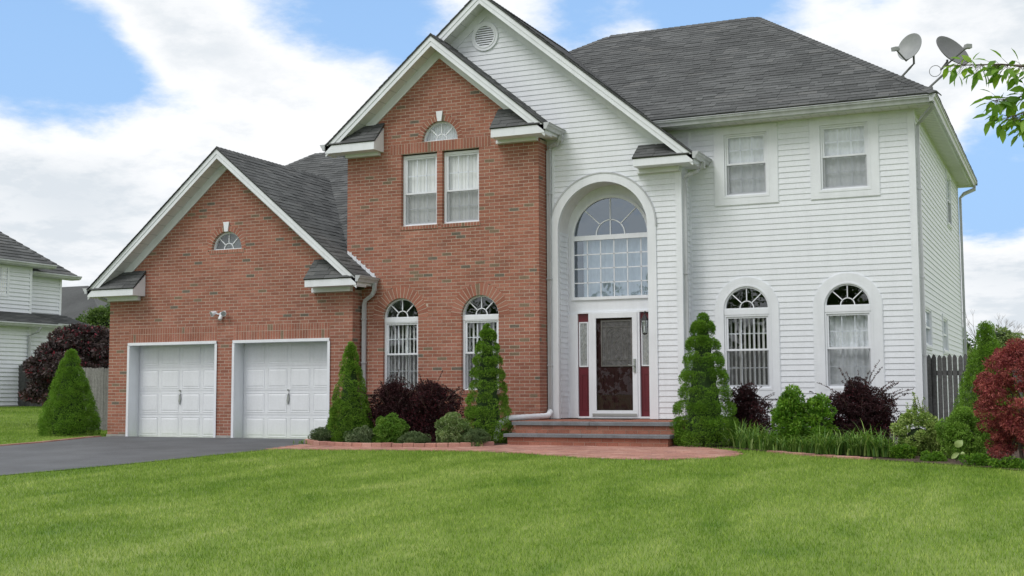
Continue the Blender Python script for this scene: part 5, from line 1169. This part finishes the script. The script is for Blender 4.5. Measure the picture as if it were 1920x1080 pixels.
# near tree whose branch hangs into the picture
def near_tree():
    x,y=1.9,-14.6; z0=float(gz(x,y)); t=thing('street_tree',(x,y,z0),'young leafy tree whose branch hangs in from the upper right','tree')
    m=M(); m.tube([(x,y,z0-.1),(x-.02,y,z0+1.2),(x,y-.02,z0+2.4),(x+.03,y,z0+3.6),(x+.05,y,z0+4.6)],[.07,.06,.05,.035,.015],10); m.build('trunk','bark',t)
    st=M(); P=[];D=[]
    def limb(pts,r0,nleaf,spread=.09):
        pts=[Vector(p) for p in pts]; st.tube(pts,[r0*(1-.8*i/(len(pts)-1)) for i in range(len(pts))],6)
        for k in range(nleaf):
            u=(random.random()**.7)*(len(pts)-1)*.999; i=int(u); p=pts[i].lerp(pts[i+1],u-i); d=Vector((random.gauss(0,1),random.gauss(0,.7),random.gauss(-.4,.6))).normalized(); q=p+d*random.uniform(.015,spread); st.tube([p,q],[.0015,.001],3); dd=(d*.7+Vector((-.25,0,-.40))+Vector((random.uniform(-.8,.8),random.uniform(-.5,.5),random.uniform(-.4,.5)))).normalized(); P.append(tuple(q)); D.append(tuple(dd))
    limb([(x,y,z0+3.0),(.5,-15.0,2.84),(.1,-15.06,2.78),(-.14,-15.1,2.77),(-.30,-15.12,2.80),(-.60,-15.15,2.82)],.013,140)
    limb([(.2,-15.05,2.81),(-.05,-15.0,2.70),(-.20,-15.05,2.62),(-.36,-15.1,2.60)],.007,95)
    limb([(.3,-15.0,2.84),(0.0,-15.1,2.62),(-.16,-15.12,2.52),(-.34,-15.12,2.48)],.007,110)
    limb([(.3,-15.0,2.80),(0.05,-15.0,2.52),(-.10,-15.05,2.46),(-.20,-15.05,2.43)],.006,60)
    for k in range(11):
        a=k*.7; e=(x+1.0*math.cos(a)*.8+.35,y+1.0*math.sin(a),z0+3.4+.25*(k%4)); limb([(x,y,z0+2.8+.15*k),((x+e[0])/2,(y+e[1])/2,e[2]-.2),e],.02,190,.3)
    st.build('branch','bark',t); P=np.array(P);D=np.array(D); n=len(P)
    # pointed oval leaves folded on the midrib: 6 verts
    D/=np.linalg.norm(D,axis=1,keepdims=True); S_=np.cross(D,np.array([0,-.5,1.])+RS.normal(0,.5,(n,3))); S_/=np.linalg.norm(S_,axis=1,keepdims=True); N_=np.cross(S_,D); L=RS.uniform(.055,.10,n)[:,None]
    c=[P,P+D*L*.3+S_*L*.20+N_*L*.05,P+D*L*.65+S_*L*.17+N_*L*.04,P+D*L-N_*L*.08,P+D*L*.65-S_*L*.17+N_*L*.04,P+D*L*.3-S_*L*.20+N_*L*.05,P+D*L*.5]
    V=np.stack(c,1).reshape(-1,3); F=[]; b=np.arange(n)*7
    F=np.concatenate([np.stack([b,b+1,b+2,b+6],1),np.stack([b+6,b+2,b+3,b+4],1),np.stack([b,b+6,b+4,b+5],1)]); r=RS.rand(n); me=npmesh('leaves',V,F,np.concatenate([r,r,r]),'leaf_branch'); link('leaves',me,(0,0,0),t)
near_tree()
# strap-leaved clumps
def strap(x,y,h,n,label,group,mt='strap_leaf',w=.014,lean=1.35,name='daylily_clump'):
    z0=float(gz(x,y))+.02; t=thing(name,(x,y,z0),label,'plant',group); V=[];F=[];Rn=[]
    for k in range(n):
        a=random.uniform(0,2*math.pi); L=h*random.uniform(.6,1.6); c=Vector((x+random.gauss(0,.07),y+random.gauss(0,.06),z0)); d=Vector((math.cos(a),math.sin(a),0)); s=Vector((-math.sin(a),math.cos(a),0)); le=lean*random.uniform(.3,1.1); o=len(V)
        for i in range(6):
            f=i/5; p=c+d*(L*le*f*f*.75)+Vector((0,0,L*(f-.42*le*f*f*f))); ww=w*(1-f**2.5)+.001; V+=[tuple(p-s*ww/2),tuple(p+s*ww/2)]
        r=random.random()
        for i in range(5): F.append((o+2*i,o+2*i+1,o+2*i+3,o+2*i+2)); Rn.append(r)
    link('leaves',npmesh('leaves',V,F,Rn,mt),(0,0,0),t)
gd='daylily clumps along the right bed'
DL=[(-5.15,-1.85,.36,60),(-4.92,-2.0,.30,60),(-4.72,-2.15,.34,70),(-4.52,-2.32,.30,70),(-4.30,-2.50,.26,60),(-4.05,-2.68,.26,60),(-3.85,-2.80,.24,60),(-3.62,-2.85,.32,80),(-3.42,-3.02,.28,70),(-3.24,-2.9,.34,80),(-3.05,-3.1,.30,80),(-2.88,-3.0,.38,90),(-2.75,-3.2,.34,80),(-2.58,-3.25,.30,80),(-5.0,-1.6,.34,50),(-4.62,-1.9,.3,50)]
ORD='first second third fourth fifth sixth seventh eighth ninth tenth eleventh twelfth thirteenth fourteenth fifteenth sixteenth'.split()
for k,(x,y,h,n) in enumerate(sorted(DL)): strap(x,y,h*1.15,n,ORD[k]+' arching daylily clump counting right from the tall tiered spruce',gd,w=.017)
for k,(x,y,w_) in enumerate(((-1.2,-4.32,.24),(-.85,-4.62,.24),(-.45,-4.85,.26),(-.1,-4.95,.26))): bush('ground_shrub',x,y,w_,.14,.13,('leafy weed clump beside the leftmost maple trunk','leafy weed clump in front of the maple trunks','leafy weed clump right of the maple trunks','leafy weed clump at the right picture edge under the maple')[k],'bright_green','green_core',16,.045,70,.03,.5)

strap(-9.75,-2.45,.12,24,'small green weed tuft at the brick edging by the steps',None,name='grass_tuft'); strap(-13.45,-2.5,.10,20,'small weed tuft at the driveway corner of the bed',None,name='grass_tuft')
def hosta():
    x,y=-1.55,-3.82; z0=float(gz(x,y))+.02; t=thing('hosta_plant',(x,y,z0),'small hosta with one large pale leaf below the mounded shrub','plant'); 
    for (dx,dz,L,wd,a) in ((.03,.20,.17,.11,-.5),(-.03,.05,.12,.07,-1.3),(.10,.08,.10,.06,.2)):
        V=[];F=[]
        for i in range(7):
            f=i/6; hw=wd/2*math.sin(math.pi*min(f*.92+.06,1))**.8; cx=x+dx+(f-.3)*L*math.sin(a)*-1; cz=z0+dz+(f)*L*.6; cyy=y-.08-.04*math.sin(f*3)
            V+=[(cx-hw*math.cos(a),cyy-.012,cz-hw*math.sin(a)),(cx,cyy,cz),(cx+hw*math.cos(a),cyy-.012,cz+hw*math.sin(a))]
        for i in range(6): F+=[(3*i,3*i+1,3*i+4,3*i+3),(3*i+1,3*i+2,3*i+5,3*i+4)]
        link('leaf',npmesh('leaf',V,F,None,'pale_leaf'),(0,0,0),t)
        m=M(); m.tube([(x,y,z0),(x+dx*.5,y-.05,z0+dz*.6),(x+dx,y-.08,z0+dz)],.004,5); m.build('leaf_stem','strap_leaf',t)
hosta()
# ------------------------------------------------------------------ grass
def grass():
    N=1500000
    # sample on the ground by picture area: density falls with distance
    rs=np.random.RandomState(5)
    x=rs.uniform(-40,3,N*2); y=rs.uniform(-17,14,N*2)
    d=np.stack([x-CAM[0],y-CAM[1],gz(x,y)-CAM[2]],1); z=d@FWD; sx=960+2320.7*(d@RGT)/z; sy=540-2320.7*(d@UP)/z
    ok=(z>1)&(sx>-60)&(sx<1980)&(sy<1130)&(sy>600)
    keep=rs.rand(len(x))<np.clip((13.0/np.maximum(z,1))**1.3,0,1)
    ok&=keep
    x,y,z=x[ok],y[ok],z[ok]
    L_=np.interp(y,[-30,-12,-4.2,-3.2,-1.9,-.72,-.5],[-22.2,-21.2,-19.45,-19.35,-19.5,-19.62,-19.62])-.12; R2=np.interp(y,[q[0] for q in DWR],[q[1] for q in DWR])+.0
    bad=(x>L_)&(x<R2)&(y<-.7)
    bad|=inpoly(x,y,PATH)|inpoly(x,y,BEDL)|inpoly(x,y,BEDR)|((x>-19.9)&(y>-.9))|((y>1.85)&(x>-27)&(x<-19))&False|(x<-35)&(y<16)&(y>1.5)
    x,y,z=x[~bad],y[~bad],z[~bad]; n=len(x); g=gz(x,y)
    sc=np.clip((z/11)**.55,1,2.6); h=.036*rs.uniform(.55,1.25,n)*np.sqrt(sc); wd=.0058*rs.uniform(.7,1.3,n)*sc; a=rs.uniform(0,2*np.pi,n); le=rs.uniform(.1,.85,n); b=rs.uniform(0,2*np.pi,n)
    # patches of longer grass
    P=np.stack([x,y,g],1); s=np.stack([np.cos(a),np.sin(a),0*a],1)*wd[:,None]/2; tip=P+np.stack([np.cos(b)*le*h,np.sin(b)*le*h,h],1)
    V=np.stack([P-s,P+s,tip],1).reshape(-1,3); F=np.arange(3*n).reshape(n,3); print('grass blades',n)
    tag(link('grass',npmesh('grass',V,F,rs.rand(n),'grass_blade'),(0,0,0)),'mown green lawn grass in front of the house','grass',kind='stuff')
grass()
